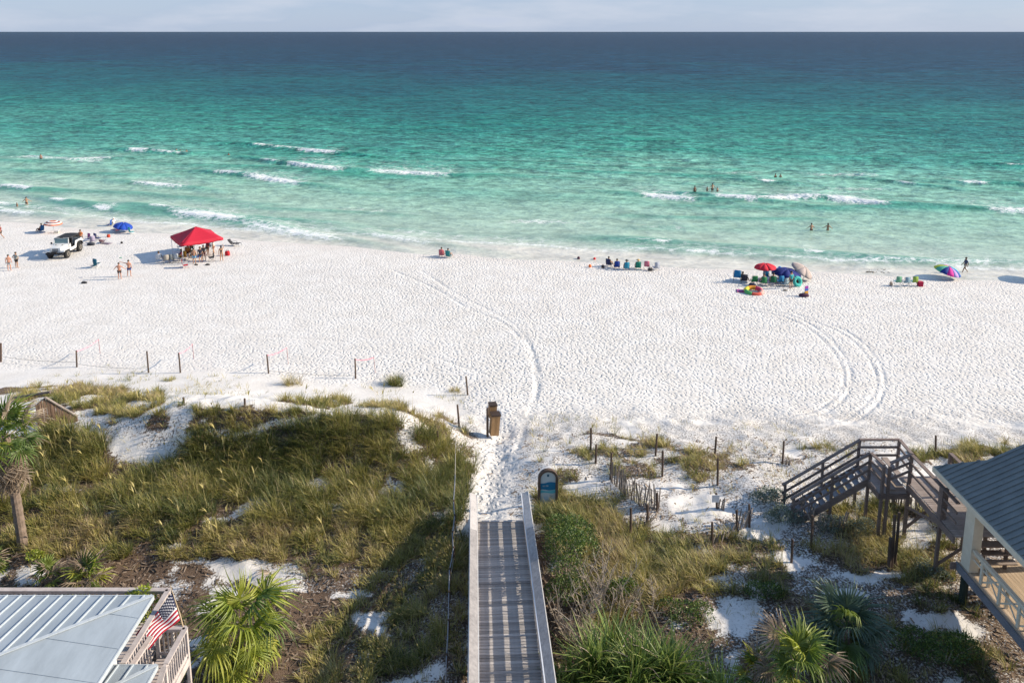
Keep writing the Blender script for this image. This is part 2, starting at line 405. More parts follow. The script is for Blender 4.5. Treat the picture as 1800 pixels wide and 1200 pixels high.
rip = N(n, 'ShaderNodeTexNoise', noise_dimensions='2D', Scale=7., Detail=3., Roughness=.6); n.links.new(pos, rip.inputs['Vector'])
dryr = math_(n, 'SUBTRACT', 1., A_w)
h = math_(n, 'ADD', h, math_(n, 'MULTIPLY', math_(n, 'MULTIPLY', rip.outputs['Fac'], dryr), .014))
lit = N(n, 'ShaderNodeTexNoise', noise_dimensions='2D', Scale=11., Detail=4., Roughness=.75); n.links.new(pos, lit.inputs['Vector'])
lfine = N(n, 'ShaderNodeTexNoise', noise_dimensions='2D', Scale=42., Detail=2., Roughness=.7); n.links.new(pos, lfine.inputs['Vector'])
# litter breaks up into flecks
sm = math_(n, 'ADD', A_s, math_(n, 'MULTIPLY', math_(n, 'SUBTRACT', lit.outputs['Fac'], .5), 2.6))
sm = mrange(n, sm, .30, .60)
sm = math_(n, 'MULTIPLY', sm, mrange(n, A_s, .02, .15))
h = math_(n, 'ADD', h, math_(n, 'MULTIPLY', math_(n, 'MULTIPLY', lfine.outputs['Fac'], sm), .05))
bp = N(n, 'ShaderNodeBump', Strength=1.0, Distance=1.0); n.links.new(h, bp.inputs['Height']); n.links.new(bp.outputs['Normal'], B.inputs['Normal'])
big = N(n, 'ShaderNodeTexNoise', noise_dimensions='2D', Scale=.5, Detail=3., Roughness=.6); n.links.new(pos, big.inputs['Vector'])
c0 = mix_(n, mrange(n, big.outputs['Fac'], .3, .7), (.66, .625, .58), (.735, .705, .665))
lcol = mix_(n, mrange(n, lfine.outputs['Fac'], .3, .7), (.050, .034, .023), (.24, .165, .115))
c1 = mix_(n, sm, c0, lcol)
wcol = mix_(n, A_w, c1, (.62, .55, .49))
n.links.new(wcol, B.inputs['Base Color'])
n.links.new(mrange(n, A_w, 0, 1, .95, .38), B.inputs['Roughness']); B.inputs['Specular IOR Level'].default_value = .25
me.materials.append(sand)
tag(link('ground', me), 'white quartz sand beach and dunes', None, None, 'structure')

# ------------------------------------------------------------------ sea
SEA_Z = -0.42
rows = list(np.arange(66, 150, .33)); st = .33
while rows[-1] < 90000: st *= 1.028; rows.append(rows[-1]+st)
rows = np.array(rows); nc = 580
uu = np.linspace(-1, 1, nc)
SY, SU = np.meshgrid(rows, uu, indexing='ij')
SX = SU*(SY*1.05+20)
off = SY-shore(np.clip(SX, -400, 400))        # metres seaward of the water's edge
off = np.where(SY > 300, np.maximum(off, 150), off)
SZ = np.full(SX.shape, SEA_Z); foam = np.zeros(SX.shape); thick = np.zeros(SX.shape)
# long low swells that run in parallel to the shore
near = sstep(230, 60, off)*sstep(0, 9, off)
ph = off + 5.*(fbm(SX*.035, SY*.05, 101)-.5)*2
for wl, am, sd_ in ((13.5, .20, 0), (7.7, .10, 3), (23., .16, 5)):
    envl = sstep(.42, .68, fbm(SX*.030+sd_*7, SY*.06, 110+sd_))
    p = 2*np.pi*ph/wl+sd_
    sw = (np.exp(2.2*(np.cos(p)-1)))*envl*near
    SZ += am*sw; thick += sw*(1.3 if sd_ != 5 else .7)
# breakers: (start px, end px, depth of foam metres, strength)
BREAK = [((224,266),(262,268),2.0,1),((262,268),(320,272),.8,.6),((446,257),(470,259),1.4,.9),((470,260),(600,271),1.6,.55),((526,266),(592,271),2.2,1),
 ((460,283),(492,288),1.2,.8),((508,290),(604,300),3.2,1),((378,306),(428,309),1.4,.9),((432,312),(528,324),2.6,.95),((236,323),(322,331),1.6,.95),((0,329),(56,335),1.8,1),
 ((90,352),(118,356),1.4,.8),((168,367),(196,371),1.6,.9),((262,366),(300,370),1.2,.85),((304,376),(424,392),2.4,1),((426,398),(600,424),2.6,.7),((112,282),(200,279),1.8,.7),
 ((650,302),(790,309),4.2,.75),((1128,345),(1222,353),2.6,1),((1256,347),(1330,354),2.6,1),((1326,352),(1450,350),2.2,.85),((1452,352),(1558,359),3.0,1),
 ((1336,320),(1364,322),1.1,.9),((1578,322),(1606,325),1.0,.85),((1690,322),(1735,324),1.4,.8),((1736,370),(1830,374),3.,.75),((1770,291),(1800,293),.9,.8),((1150,428),(1180,430),.9,.8),
 ((1202,444),(1270,448),1.0,.85),((1410,446),(1450,449),1.,.9),((640,412),(760,430),1.4,.55),((20,363),(-60,356),2.,.7),((0,372),(60,378),1.6,.8),((1620,462),(1760,464),1.8,.55),((1450,461),(1600,464),1.,.5),
 ((-120,262),(-40,268),2.,.9),((1830,330),(1930,338),2.,.9)]
for (a, b, dep, stg) in BREAK:
    A = at_z(*a, SEA_Z); Bp = at_z(*b, SEA_Z)
    if A.x > Bp.x: A, Bp = Bp, A
    L = Bp.x-A.x
    sel = (SX > A.x-15) & (SX < Bp.x+15) & (SY > min(A.y, Bp.y)-12) & (SY < max(A.y, Bp.y)+12)
    x = SX[sel]; y = SY[sel]; t = (x-A.x)/L
    cy = A.y+(Bp.y-A.y)*t + 1.0*(fbm(x*.16, x*0+A.y, 130)-.5)
    d = y-cy                                    # + = seaward of the crest line
    along = sstep(-.10, .10, t)*sstep(1.10, .9, t)
    wide = sstep(-13/L-.1, .05, t)*sstep(1.1+13/L, .95, t)
    dd = d/(dep*.8)
    hgt = np.where(d < 0, np.exp(-(d/.9)**2), np.exp(-(d/2.3)**2))
    SZ[sel] += .42*hgt*wide*stg
    thick[sel] += 1.5*np.exp(-((d-.3)/1.5)**2)*wide*stg
    body = np.where(d < 0, np.exp(-(np.abs(d)/(dep*.42))**2), np.exp(-(d/(dep*.75))**1.4))
    brk = .55+.9*fbm(x*.9, y*.9, 140)
    v = stg*along*body*brk*1.15*(.75+.5*np.sin(np.pi*np.clip(t, 0, 1)))
    trail = .60*sstep(-.25, .1, t)*sstep(1.25, .9, t)*stg*np.exp(-np.clip(d-dep*.3, 0, 99)/(dep*1.5+1.2))*(d > 0)*(.25+fbm(x*.35, y*.7, 141))
    foam[sel] = np.maximum(foam[sel], np.maximum(v, trail))
# lace at the water's edge
lap = off - 1.5*(fbm(SX*.12, SY*0+2, 150)-.5)*2
foam = np.maximum(foam, .80*np.exp(-((lap-.8)/.45)**2)*(.30+.9*fbm(SX*.22, SY*.3, 151)))
# short crests that just begin to spill, scattered through the surf zone
bz = sstep(6, 14, off)*sstep(75, 45, off)
cr_ = np.exp(3.5*(np.cos(2*np.pi*ph/13.5)-1))
foam = np.maximum(foam, .62*cr_*bz*sstep(.66, .76, fbm(SX*.055+31, SY*.075, 170)))
foam = np.maximum(foam, .22*sstep(0, .6, lap)*sstep(5.5, 2., lap)*(.3+.9*fbm(SX*.09, SY*.2, 157)))
foam = np.maximum(foam, .40*np.exp(-((lap-3.6)/1.2)**2)*sstep(.45, .65, fbm(SX*.1, SY*.2, 155)))
sme = bpy.data.meshes.new('sea'); nr = len(rows); idx = np.arange(nr*nc).reshape(nr, nc)
F = np.stack([idx[:-1,:-1], idx[:-1,1:], idx[1:,1:], idx[1:,:-1]], -1).reshape(-1, 4)
fast_mesh(sme, np.stack([SX, SY, SZ], -1).reshape(-1, 3), F)
fattr(sme, 'foam', foam); fattr(sme, 'thick', thick); fattr(sme, 'off', np.clip(off, -20, 5000))
sea = bpy.data.materials.new('sea_water'); sea.use_nodes = True; n = sea.node_tree; B = n.nodes['Principled BSDF']
pos = n.nodes.new('ShaderNodeNewGeometry').outputs['Position']
A_o, A_t, A_m = attr(n, 'off'), attr(n, 'thick'), attr(n, 'foam')
patch = N(n, 'ShaderNodeTexNoise', noise_dimensions='2D', Scale=.011, Detail=2., Roughness=.55); n.links.new(pos, patch.inputs['Vector'])
ofm = math_(n, 'ADD', A_o, math_(n, 'MULTIPLY', math_(n, 'SUBTRACT', patch.outputs['Fac'], .5), math_(n, 'MULTIPLY', A_o, .9)))
lg = math_(n, 'LOGARITHM', math_(n, 'ADD', math_(n, 'MAXIMUM', ofm, 0.), 6.), 10.)
depth = mrange(n, lg, .778, 3.2)
cr = n.nodes.new('ShaderNodeValToRGB'); n.links.new(depth, cr.inputs['Fac']); e = cr.color_ramp.elements
stops = [(0, (.66, .63, .55)), (.05, (.47, .54, .44)), (.15, (.40, .53, .42)), (.28, (.30, .49, .375)), (.385, (.185, .42, .32)), (.44, (.075, .305, .24)), (.55, (.020, .18, .158)), (.66, (.008, .102, .118)), (.79, (.010, .052, .090)), (1, (.013, .036, .070))]
e[0].position, e[0].color = stops[0][0], (*stops[0][1], 1); e[1].position, e[1].color = stops[-1][0], (*stops[-1][1], 1)
for p_, c_ in stops[1:-1]:
    q = e.new(p_); q.color = (*c_, 1)
deep = mix_(n, mrange(n, A_t, 0, 1.6, 0, .75), cr.outputs['Color'], (.03, .27, .19))
# ripple streaks
mp1 = n.nodes.new('ShaderNodeMapping'); mp1.inputs['Scale'].default_value = (.5, 1, 1); mp1.inputs['Rotation'].default_value = (0, 0, R(11)); n.links.new(pos, mp1.inputs['Vector'])
r1 = N(n, 'ShaderNodeTexNoise', noise_dimensions='2D', Scale=.8, Detail=4., Roughness=.68); n.links.new(mp1.outputs[0], r1.inputs['Vector'])
r2 = N(n, 'ShaderNodeTexNoise', noise_dimensions='2D', Scale=.22, Detail=4., Roughness=.7); n.links.new(mp1.outputs[0], r2.inputs['Vector'])
r3 = N(n, 'ShaderNodeTexNoise', noise_dimensions='2D', Scale=.065, Detail=4., Roughness=.72); n.links.new(mp1.outputs[0], r3.inputs['Vector'])
h = math_(n, 'ADD', math_(n, 'MULTIPLY', r1.outputs['Fac'], .55), math_(n, 'MULTIPLY', r2.outputs['Fac'], 1.5))
h = math_(n, 'ADD', h, math_(n, 'MULTIPLY', r3.outputs['Fac'], 3.2))
calm = mrange(n, A_o, 2, 90, .22, 1.)
h = math_(n, 'MULTIPLY', h, calm)
bp = N(n, 'ShaderNodeBump', Strength=1.0, Distance=1.0); n.links.new(h, bp.inputs['Height'])
# foam, broken into lace
f1 = N(n, 'ShaderNodeTexNoise', noise_dimensions='2D', Scale=2.6, Detail=4., Roughness=.75); n.links.new(mp1.outputs[0], f1.inputs['Vector'])
fm = math_(n, 'ADD', A_m, math_(n, 'MULTIPLY', math_(n, 'SUBTRACT', f1.outputs['Fac'], .52), 3.0))
fm = mrange(n, fm, .40, .85); fm = math_(n, 'MULTIPLY', fm, mrange(n, A_m, .10, .4))
fw = n.nodes.new('ShaderNodeVectorMath'); fw.operation = 'MULTIPLY_ADD'; n.links.new(f1.outputs['Color'], fw.inputs[0]); fw.inputs[1].default_value = (1.1, 1.1, 0); n.links.new(mp1.outputs[0], fw.inputs[2])
lv = N(n, 'ShaderNodeTexVoronoi', voronoi_dimensions='2D', Scale=.95); lv.feature = 'DISTANCE_TO_EDGE'; n.links.new(fw.outputs[0], lv.inputs['Vector'])
lace = math_(n, 'MULTIPLY', mrange(n, lv.outputs['Distance'], .13, .02), mrange(n, A_m, .03, .30))
fm = math_(n, 'MAXIMUM', fm, math_(n, 'MULTIPLY', lace, .75))
# darker wave faces and lighter ripples, shading painted into the water colour
strk = math_(n, 'ADD', math_(n, 'MULTIPLY', r1.outputs['Fac'], .8), math_(n, 'MULTIPLY', r2.outputs['Fac'], .6))
far_ = math_(n, 'ADD', math_(n, 'MULTIPLY', r2.outputs['Fac'], .75), math_(n, 'MULTIPLY', r3.outputs['Fac'], .65))
strk = mix_(n, mrange(n, A_o, 90, 420), strk, far_)
dk = mrange(n, strk, .53, .87, .42, 1.60)
hv = n.nodes.new('ShaderNodeHueSaturation'); n.links.new(deep, hv.inputs['Color'])
n.links.new(math_(n, 'ADD', math_(n, 'MULTIPLY', math_(n, 'SUBTRACT', dk, 1.), mrange(n, A_o, 3, 60, .30, 1.)), 1.), hv.inputs['Value'])
col = mix_(n, fm, hv.outputs['Color'], (.80, .82, .80))
n.nodes.remove(B)
df = n.nodes.new('ShaderNodeBsdfDiffuse'); gl = N(n, 'ShaderNodeBsdfGlossy', Roughness=.16); fr = N(n, 'ShaderNodeFresnel', IOR=1.33)
for q in (df, gl, fr): n.links.new(bp.outputs['Normal'], q.inputs['Normal'])
n.links.new(col, df.inputs['Color'])
fac = math_(n, 'MULTIPLY', math_(n, 'MINIMUM', fr.outputs[0], .20), math_(n, 'SUBTRACT', 1., fm))
ms = n.nodes.new('ShaderNodeMixShader'); n.links.new(fac, ms.inputs[0]); n.links.new(df.outputs[0], ms.inputs[1]); n.links.new(gl.outputs[0], ms.inputs[2])
n.links.new(ms.outputs[0], n.nodes['Material Output'].inputs['Surface'])
sme.materials.append(sea)
tag(link('sea', sme), 'turquoise to deep blue sea with small breakers', None, None, 'structure')
# ------------------------------------------------------------------ timber materials
def wood(name, a, b, grain=(1, 12, 12), rough=.8, obj_var=.12):
    if name in MATS: return MATS[name]
    m = bpy.data.materials.new(name); m.use_nodes = True; n = m.node_tree; B = n.nodes['Principled BSDF']
    t = n.nodes.new('ShaderNodeTexCoord'); mp_ = n.nodes.new('ShaderNodeMapping'); mp_.inputs['Scale'].default_value = grain
    n.links.new(t.outputs['Object'], mp_.inputs['Vector'])
    z = N(n, 'ShaderNodeTexNoise', Scale=3.0, Detail=5., Roughness=.7); n.links.new(mp_.outputs[0], z.inputs['Vector'])
    z2 = N(n, 'ShaderNodeTexNoise', Scale=1.1, Detail=3., Roughness=.6); n.links.new(t.outputs['Object'], z2.inputs['Vector'])
    f = math_(n, 'ADD', math_(n, 'MULTIPLY', z.outputs['Fac'], .65), math_(n, 'MULTIPLY', z2.outputs['Fac'], .35))
    c = mix_(n, mrange(n, f, .34, .66), a, b)
    oi = n.nodes.new('ShaderNodeObjectInfo'); hs = n.nodes.new('ShaderNodeHueSaturation'); n.links.new(c, hs.inputs['Color'])
    n.links.new(mrange(n, oi.outputs['Random'], 0, 1, 1-obj_var, 1+obj_var), hs.inputs['Value']); n.links.new(hs.outputs[0], B.inputs['Base Color'])
    B.inputs['Roughness'].default_value = rough; B.inputs['Specular IOR Level'].default_value = .2
    bp = N(n, 'ShaderNodeBump', Strength=.35, Distance=.01); n.links.new(z.outputs['Fac'], bp.inputs['Height']); n.links.new(bp.outputs['Normal'], B.inputs['Normal'])
    MATS[name] = m; return m
W_DECK = wood('weathered_grey_deck', (.23, .21, .195), (.50, .465, .435), obj_var=.30)
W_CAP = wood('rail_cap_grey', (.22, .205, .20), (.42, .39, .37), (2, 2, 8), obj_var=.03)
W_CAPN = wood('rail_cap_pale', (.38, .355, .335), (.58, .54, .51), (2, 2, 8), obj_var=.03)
W_DARK = wood('weathered_brown_timber', (.11, .083, .072), (.29, .225, .195))
W_DK2 = wood('brown_deck_boards', (.20, .16, .14), (.44, .37, .33))
W_POST = wood('dune_post_timber', (.045, .032, .026), (.15, .105, .08), (12, 12, 1))
W_SLAT = wood('fence_slat_timber', (.17, .14, .12), (.36, .31, .27), (12, 12, 1), obj_var=.25)
W_CREAM = wood('cream_painted_timber', (.60, .54, .42), (.72, .66, .53), (1, 1, 1), rough=.55, obj_var=.04)
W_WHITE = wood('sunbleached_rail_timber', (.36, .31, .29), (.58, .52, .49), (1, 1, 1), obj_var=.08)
W_EDGE = mat('white_edge_trim', (.62, .60, .57), .6, .15, 3)
M_GREEN = wood('green_painted_pile', (.018, .030, .024), (.045, .062, .05), (8, 8, 1))
M_DARKM = mat('dark_metal', (.02, .02, .022), .5, metal=.3)
M_ROPE = mat('rope', (.42, .38, .33), .9)
M_STEEL = mat('galvanised_steel', (.26, .27, .29), .45, .3, 5, metal=.5)

# ------------------------------------------------------------------ main boardwalk to the beach
Y0 = 18.0
a1 = (at_z(838.5, 917, 2.45)+at_z(919, 917, 2.45))/2; a2 = (at_z(838.5, 1200, 3.45)+at_z(955, 1200, 3.45))/2
slope = (a1.x-a2.x)/(a1.y-a2.y); DSL = (3.45-2.45)/(a1.y-a2.y)
def deck_z(y): return 2.45+DSL*(a1.y-y)
def deck_c(y): return Vector((a2.x+slope*(y-a2.y), y, deck_z(y)))
ax = Vector((slope, 1, 0)).normalized(); perp = Vector((ax.y, -ax.x, 0))
HW = 1.03
bw = thing('boardwalk', (0, 0, 0), 'grey timber boardwalk with solid handrails leading down to the sand path', 'boardwalk')
PITCHP = .147
pm = MB().box((0, 0, 0), (2*HW+.10, .135, .038)).mesh('plank', W_DECK)
yy = Y0; k = 0
while yy < a1.y-.05:
    c = deck_c(yy); o = link('plank', pm, bw); o.location = (c.x, c.y, c.z-.019+random.uniform(-.003, .003))
    s_ = DSL
    o.rotation_euler = (-math.atan(s_), 0, math.atan2(-ax.x, ax.y)+random.uniform(-.007, .007)); o.scale = (1+random.uniform(-.006, .010), random.choice((1, 1, 1, .96)), 1)
    yy += PITCHP; k += 1
    if k in (34, 46, 58, 70, 80): yy += .02
e = deck_c(a1.y); MB().box(e+Vector((0, .03, -.02)), (2*HW+.12, .10, .10)).build('end_board', W_CAPN, bw)
ymit = at_z(830, 935, 3.55).y
for sx in (-1, 1):
    def rp(y, up, out=0.0): return deck_c(y)+perp*(sx*(HW+.03+out))+Vector((0, 0, up))
    # inward tilted cap in two lengths, white inner fascia
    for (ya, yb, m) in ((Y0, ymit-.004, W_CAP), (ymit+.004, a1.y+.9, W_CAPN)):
        dz = -.06*max(0, yb-a1.y)
        mb = MB(); vs = []
        for y in (ya, yb):
            dzz = -.10*max(0, y-a1.y)
            for (o_, u_) in ((-.03, .98), (.25, 1.09), (.25, 1.05), (-.03, .94)):
                vs.append(rp(min(y, 60), u_+dzz, o_))
        mb.add(vs, [(0, 1, 5, 4), (1, 2, 6, 5), (2, 3, 7, 6), (3, 0, 4, 7), (0, 3, 2, 1), (4, 5, 6, 7)])
        mb.build('rail_cap', m, bw)
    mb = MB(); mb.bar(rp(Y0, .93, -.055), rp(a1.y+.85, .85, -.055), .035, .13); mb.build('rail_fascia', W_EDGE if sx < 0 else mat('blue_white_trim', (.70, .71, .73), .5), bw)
    mb = MB(); mb.bar(rp(Y0, 1.03, .268), rp(a1.y+.85, .97, .268), .03, .09); mb.build('outer_fascia', W_EDGE, bw)
    for up in (.12, .40, .68):
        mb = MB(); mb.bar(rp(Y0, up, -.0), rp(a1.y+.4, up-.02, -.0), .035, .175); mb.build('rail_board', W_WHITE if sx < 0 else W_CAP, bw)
    y = Y0+.4
    while y < a1.y+.7:
        g = gz(*(rp(y, 0, .09).xy)); top = rp(y, .97, .09)
        MB().bar((top.x, top.y, g-.4), top, .10, .10, (0, 1, 0)).build('post', W_CAP, bw); y += 1.72
mb = MB()
for sx in (-.9, 0, .9): mb.bar(deck_c(Y0)+perp*sx+Vector((0, 0, -.15)), deck_c(a1.y)+perp*sx+Vector((0, 0, -.15)), .05, .19)
mb.build('joist', W_DARK, bw)

# ------------------------------------------------------------------ rope and pipe fence left of the boardwalk
rf = thing('rope_fence', (0, 0, 0), 'sagging pipe and rope fence on dark posts left of the boardwalk', 'fence')
pts = [(801,765),(800,835),(797,880),(799,905),(795,935),(797,962),(790,1000),(789,1040),(788,1090),(785,1150),(783,1205),(782,1260)]
tops = []
for i, (px, py) in enumerate(pts):
    P = at_z(px, py, np.interp(py, [765, 835, 960, 1260], [3.0, 3.0, 2.7, 2.2]))
    tops.append(P)
for P in tops[2:]:
    g = gz(P.x, P.y); MB().tube([(P.x, P.y, min(g, P.z)-.4), (P.x+.02, P.y, P.z+.05)], .045, 7).build('post', W_POST, rf)
def sag(A, Bq, s=.08, n_=7): return [A.lerp(Bq, t/(n_-1))-Vector((0, 0, s*4*(t/(n_-1))*(1-t/(n_-1)))) for t in range(n_)]
cur = []
for i in range(1, len(tops)-1): cur += sag(tops[i], tops[i+1], .10)[:-1]
MB().tube(cur+[tops[-1]], .026, 6).build('top_pipe', M_STEEL, rf, True)
MB().tube(sag(tops[0], tops[1], .02), .014, 5).build('rope', M_ROPE, rf)
MB().tube([p-Vector((0, 0, .45)) for p in cur], .012, 5).build('rope', M_ROPE, rf)

# ------------------------------------------------------------------ arched information sign
P = on_ground(963, 891); SY_ = P.y
def sg(px, py): return at_y(px, py, SY_)
cx = at_y(963, 870, SY_).x; zt = at_y(963, 824, SY_).z; zb = P.z
wd = (at_y(980, 860, SY_).x-at_y(945, 860, SY_).x)/2
sign = thing('beach_sign', (cx, SY_, zb), 'arched beach information sign with blue wave panel beside the sand path', 'sign', rz=R(4))
hz = zt-zb
def arch(w_, top, bot, n_=14):
    r = w_; pts = [(-w_, bot)]
    for i in range(n_+1):
        a = math.pi-math.pi*i/n_; pts.append((r*math.cos(a), top-r+r*math.sin(a)))
    pts.append((w_, bot)); return pts
outer = arch(wd, hz, -.3); inner = arch(wd-.11, hz-.11, .18)
mb = MB(); n_ = len(outer)
vs = [(u, -.09, v) for u, v in outer]+[(u, -.09, v) for u, v in inner]+[(u, .09, v) for u, v in outer]+[(u, .09, v) for u, v in inner]
fs = []
for i in range(n_-1):
    fs += [(i, i+1, n_+i+1, n_+i), (2*n_+i, 3*n_+i, 3*n_+i+1, 2*n_+i+1), (i, 2*n_+i, 2*n_+i+1, i+1), (n_+i, n_+i+1, 3*n_+i+1, 3*n_+i)]
fs += [(0, n_, 3*n_, 2*n_), (n_-1, 3*n_-1, 4*n_-1, 2*n_-1)]
mb.add(vs, fs).build('arch_frame', W_POST, sign)
board = MB().prism(inner, 'y', -.02, .02).build('board', mat('sign_white', (.48, .55, .56), .45), sign)
iw = wd-.11; ih = hz-.29
def strip(name, z0, z1, col, wave=.03, x0=-1, x1=1):
    mb = MB(); n2 = 12; vs = []; 
    for i in range(n2+1):
        t = x0+(x1-x0)*i/n2; x = t*iw*.985
        vs += [(x, -.026, .18+ih*z0+wave*math.sin(t*3+z0*9)), (x, -.026, .18+ih*z1+wave*math.sin(t*3+1+z1*9))]
    fs = [(2*i, 2*i+2, 2*i+3, 2*i+1) for i in range(n2)]
    vs2 = [(x, y+.004, z) for x, y, z in vs]; m_ = len(vs)
    fs2 = [tuple(j+m_ for j in f[::-1]) for f in fs]
    MB().add(vs+vs2, fs+fs2).build(name, mat('print_'+name+str(int(z0*100)), col, .45), board)
strip('wave_print', .44, .66, (.012, .16, .30)); strip('wave_print', .34, .42, (.10, .42, .50)); strip('map_print', .06, .24, (.38, .50, .56), 0, -.8, .1)
strip('title_print', .54, .59, (.62, .72, .75), .012, -.7, .05); strip('emblem_print', .84, .91, (.015, .10, .16), 0, -.14, .14)
for q in range(5): strip('text_line', .27+.0-.045*q, .283-.045*q, (.25, .34, .40), 0, .2, .85)

# ------------------------------------------------------------------ wooden waste bins on a post
P = on_ground(857, 766)
def solid_box_bin(name, px, py_t, py_b, wpx, label, tilt):
    c0 = at_y(px, py_t, P.y); c1 = at_y(px, py_b, P.y); s_ = (at_y(px+wpx, py_t, P.y)-c0).length
    t = thing(name, (c1.x, P.y, c1.z), label, 'bin', 'wooden bins by the sand path'); hh = c0.z-c1.z
    wdm = wood('bin_orange_timber', (.22, .13, .06), (.40, .245, .125), (6, 6, 1))
    for i, (ox, oy, sx, sy) in enumerate(((-1, 0, .05, 1), (1, 0, .05, 1), (0, -1, 1, .05), (0, 1, 1, .05))):
        for j in range(3):
            f = (j-1)/3
            w3 = s_*.31
            if sx < 1: MB().box((ox*s_*.47, f*s_*.95, hh/2), (.03, w3, hh)).build('slat', wdm, t)
            else: MB().box((f*s_*.95, oy*s_*.47, hh/2), (w3, .03, hh)).build('slat', wdm, t)
    MB().box((0, 0, hh+.03), (s_*1.12, s_*1.12, .07)).build('lid', mat('bin_lid_dark', (.045, .028, .02), .7, .3), t)
    MB().box((0, 0, .03), (s_*.9, s_*.9, .04)).build('floor', W_DARK, t)
    t.rotation_euler = (0, R(tilt), R(14)); return t
b1 = solid_box_bin('waste_bin', 868, 728, 762, 15, 'tall orange wooden waste bin in front, leaning right of the dark post', 5)
b2 = solid_box_bin('waste_bin', 865, 719, 740, 13, 'orange wooden waste bin partly hidden behind the taller leaning one', 2)
b2.location.y += .55
tp = at_y(857, 716, P.y)
tag(MB().tube([(P.x, P.y-.05, P.z-.4), (tp.x, P.y-.05, tp.z)], .07, 8).build('bin_post', W_POST), 'dark round post carrying the orange wooden bins', 'post')

# ------------------------------------------------------------------ right-hand walkway, stairs and porch
XW, ZW = 17.2, 4.78; YF = 30.33; YN = 26.75
wk = thing('beach_walkover', (0, 0, 0), 'brown timber walkover with stairs descending left onto the dune', 'walkway')
dm = MB().box((0, 0, 0), (1.9, .138, .04)).mesh('plank', W_DK2)
y = YN+.07
while y < YF+.55:
    o = link('plank', dm, wk); x0 = XW+.95; o.location = (x0, y, ZW-.02+random.uniform(-.004, .004)); o.rotation_euler.z = random.uniform(-.005, .005); y += .147
def bar(name, p, q, w_=.09, h_=.09, m=W_DARK, par=wk): return MB().bar(p, q, w_, h_).build(name, m, par)
def post(p, top, w_=.10, m=W_DARK, par=wk, name='post'): return MB().bar(p, (p[0], p[1], top), w_, w_, (0, 1, 0)).build(name, m, par)
# walkway left rail
for (zc, w_, h_) in ((ZW+1.34, .16, .05), (ZW+.92, .05, .10), (ZW+.50, .05, .10)):
    bar('rail_cap' if zc > ZW+1 else 'rail_board', (XW, YN+.1, zc), (XW, YF, zc), w_, h_)
for y in (27.85, YF): post((XW, y, gz(XW, y)-.3), ZW+1.31, .12)
post((XW+.02, 28.0, ZW-.3), ZW+1.31, .14); post((XW+.16, 27.9, ZW-.3), ZW+1.31, .12)
bar('rim_joist', (XW-.06, YN, ZW-.16), (XW-.06, YF+.05, ZW-.16), .06, .28)
bar('rim_joist', (XW+1.9, YN, ZW-.16), (XW+1.9, YF+.55, ZW-.16), .06, .28)
# right rail of the walkway and bench at its end
for zc, w_, h_ in ((ZW+1.08, .16, .05), (ZW+.6, .05, .10)):
    bar('rail_board', (XW+2.0, 28, zc), (XW+2.0, YF+.55, zc), w_, h_)
for y in (28, 29.4, YF+.55): post((XW+2.0, y, gz(XW+2, y)-.3), ZW+1.05, .11)
# low bench inside the walkway
MB().box((XW+1.15, 26.3, ZW-.02), (1.3, .30, .05)).build('bench_seat', W_DARK, wk)
for sx in (.62, 1.7): post((XW+sx, 26.3, 3.75), ZW-.05, .10)
for i in range(3): MB().box((XW+1.35, YN-.14-.27*i, ZW-.2*(i+1)), (1.15, .28, .045)).build('tread', W_DK2, wk)
# landing
ZL = 4.30; XL = 15.97; YA = 32.52; YC = 31.4
lm = MB().box((0, 0, 0), (1.30, .138, .04)).mesh('plank', W_DK2); y = YF+.08
while y < YA-.02:
    o = link('plank', lm, wk); o.location = (XL+.64, y, ZL-.02); y += .147
bar('rim_joist', (XL-.03, YF, ZL-.15), (XL-.03, YA, ZL-.15), .06, .26); bar('rim_joist', (XL, YF, ZL-.15), (XW, YF, ZL-.15), .06, .26)
for zc in (5.58, 5.20, 4.80):
    cap = zc > 5.3; nm = 'rail_cap' if cap else 'rail_board'; w_, h_ = (.15, .055) if cap else (.05, .10)
    bar(nm, (XL, YA, zc), (17.82, YA, zc), w_, h_)
    bar(nm, (XL, YC, zc), (XL+.08, YF, zc+.06), w_, h_)
    bar(nm, (XL+.34, YF, zc+.14), (XW, YF, zc+.56), w_, h_)
    bar(nm, (17.80, YA-.04, zc+.0), (XW+.03, YF+.05, zc+.54), w_, h_)
for (x, y) in ((XL, YA), (17.80, YA), (XL, YC), (XL+.08, YF), (XL+.34, YF)): post((x, y, gz(x, y)-.3), 5.56, .11)
for i in range(3):
    MB().box((XW-.10-.26*(2-i), 31.4, ZL+.16*(i+1)-.02), (.28, 2.0, .04)).build('tread', W_DK2, wk)
# diagonal braces under the walkway
bar('brace', (XW, YF, 2.6), (XW+1.9, YF, 4.4), .05, .12); bar('brace', (XW+1.9, YF, 2.6), (XW, YF, 4.4), .05, .12)
bar('brace', (XW, 27.85, 2.7), (XW+1.3, 27.85, 3.7), .05, .12); bar('brace', (XW-.03, YF-.1, 3.7), (XW-.03, 28.0, 4.5), .05, .10)
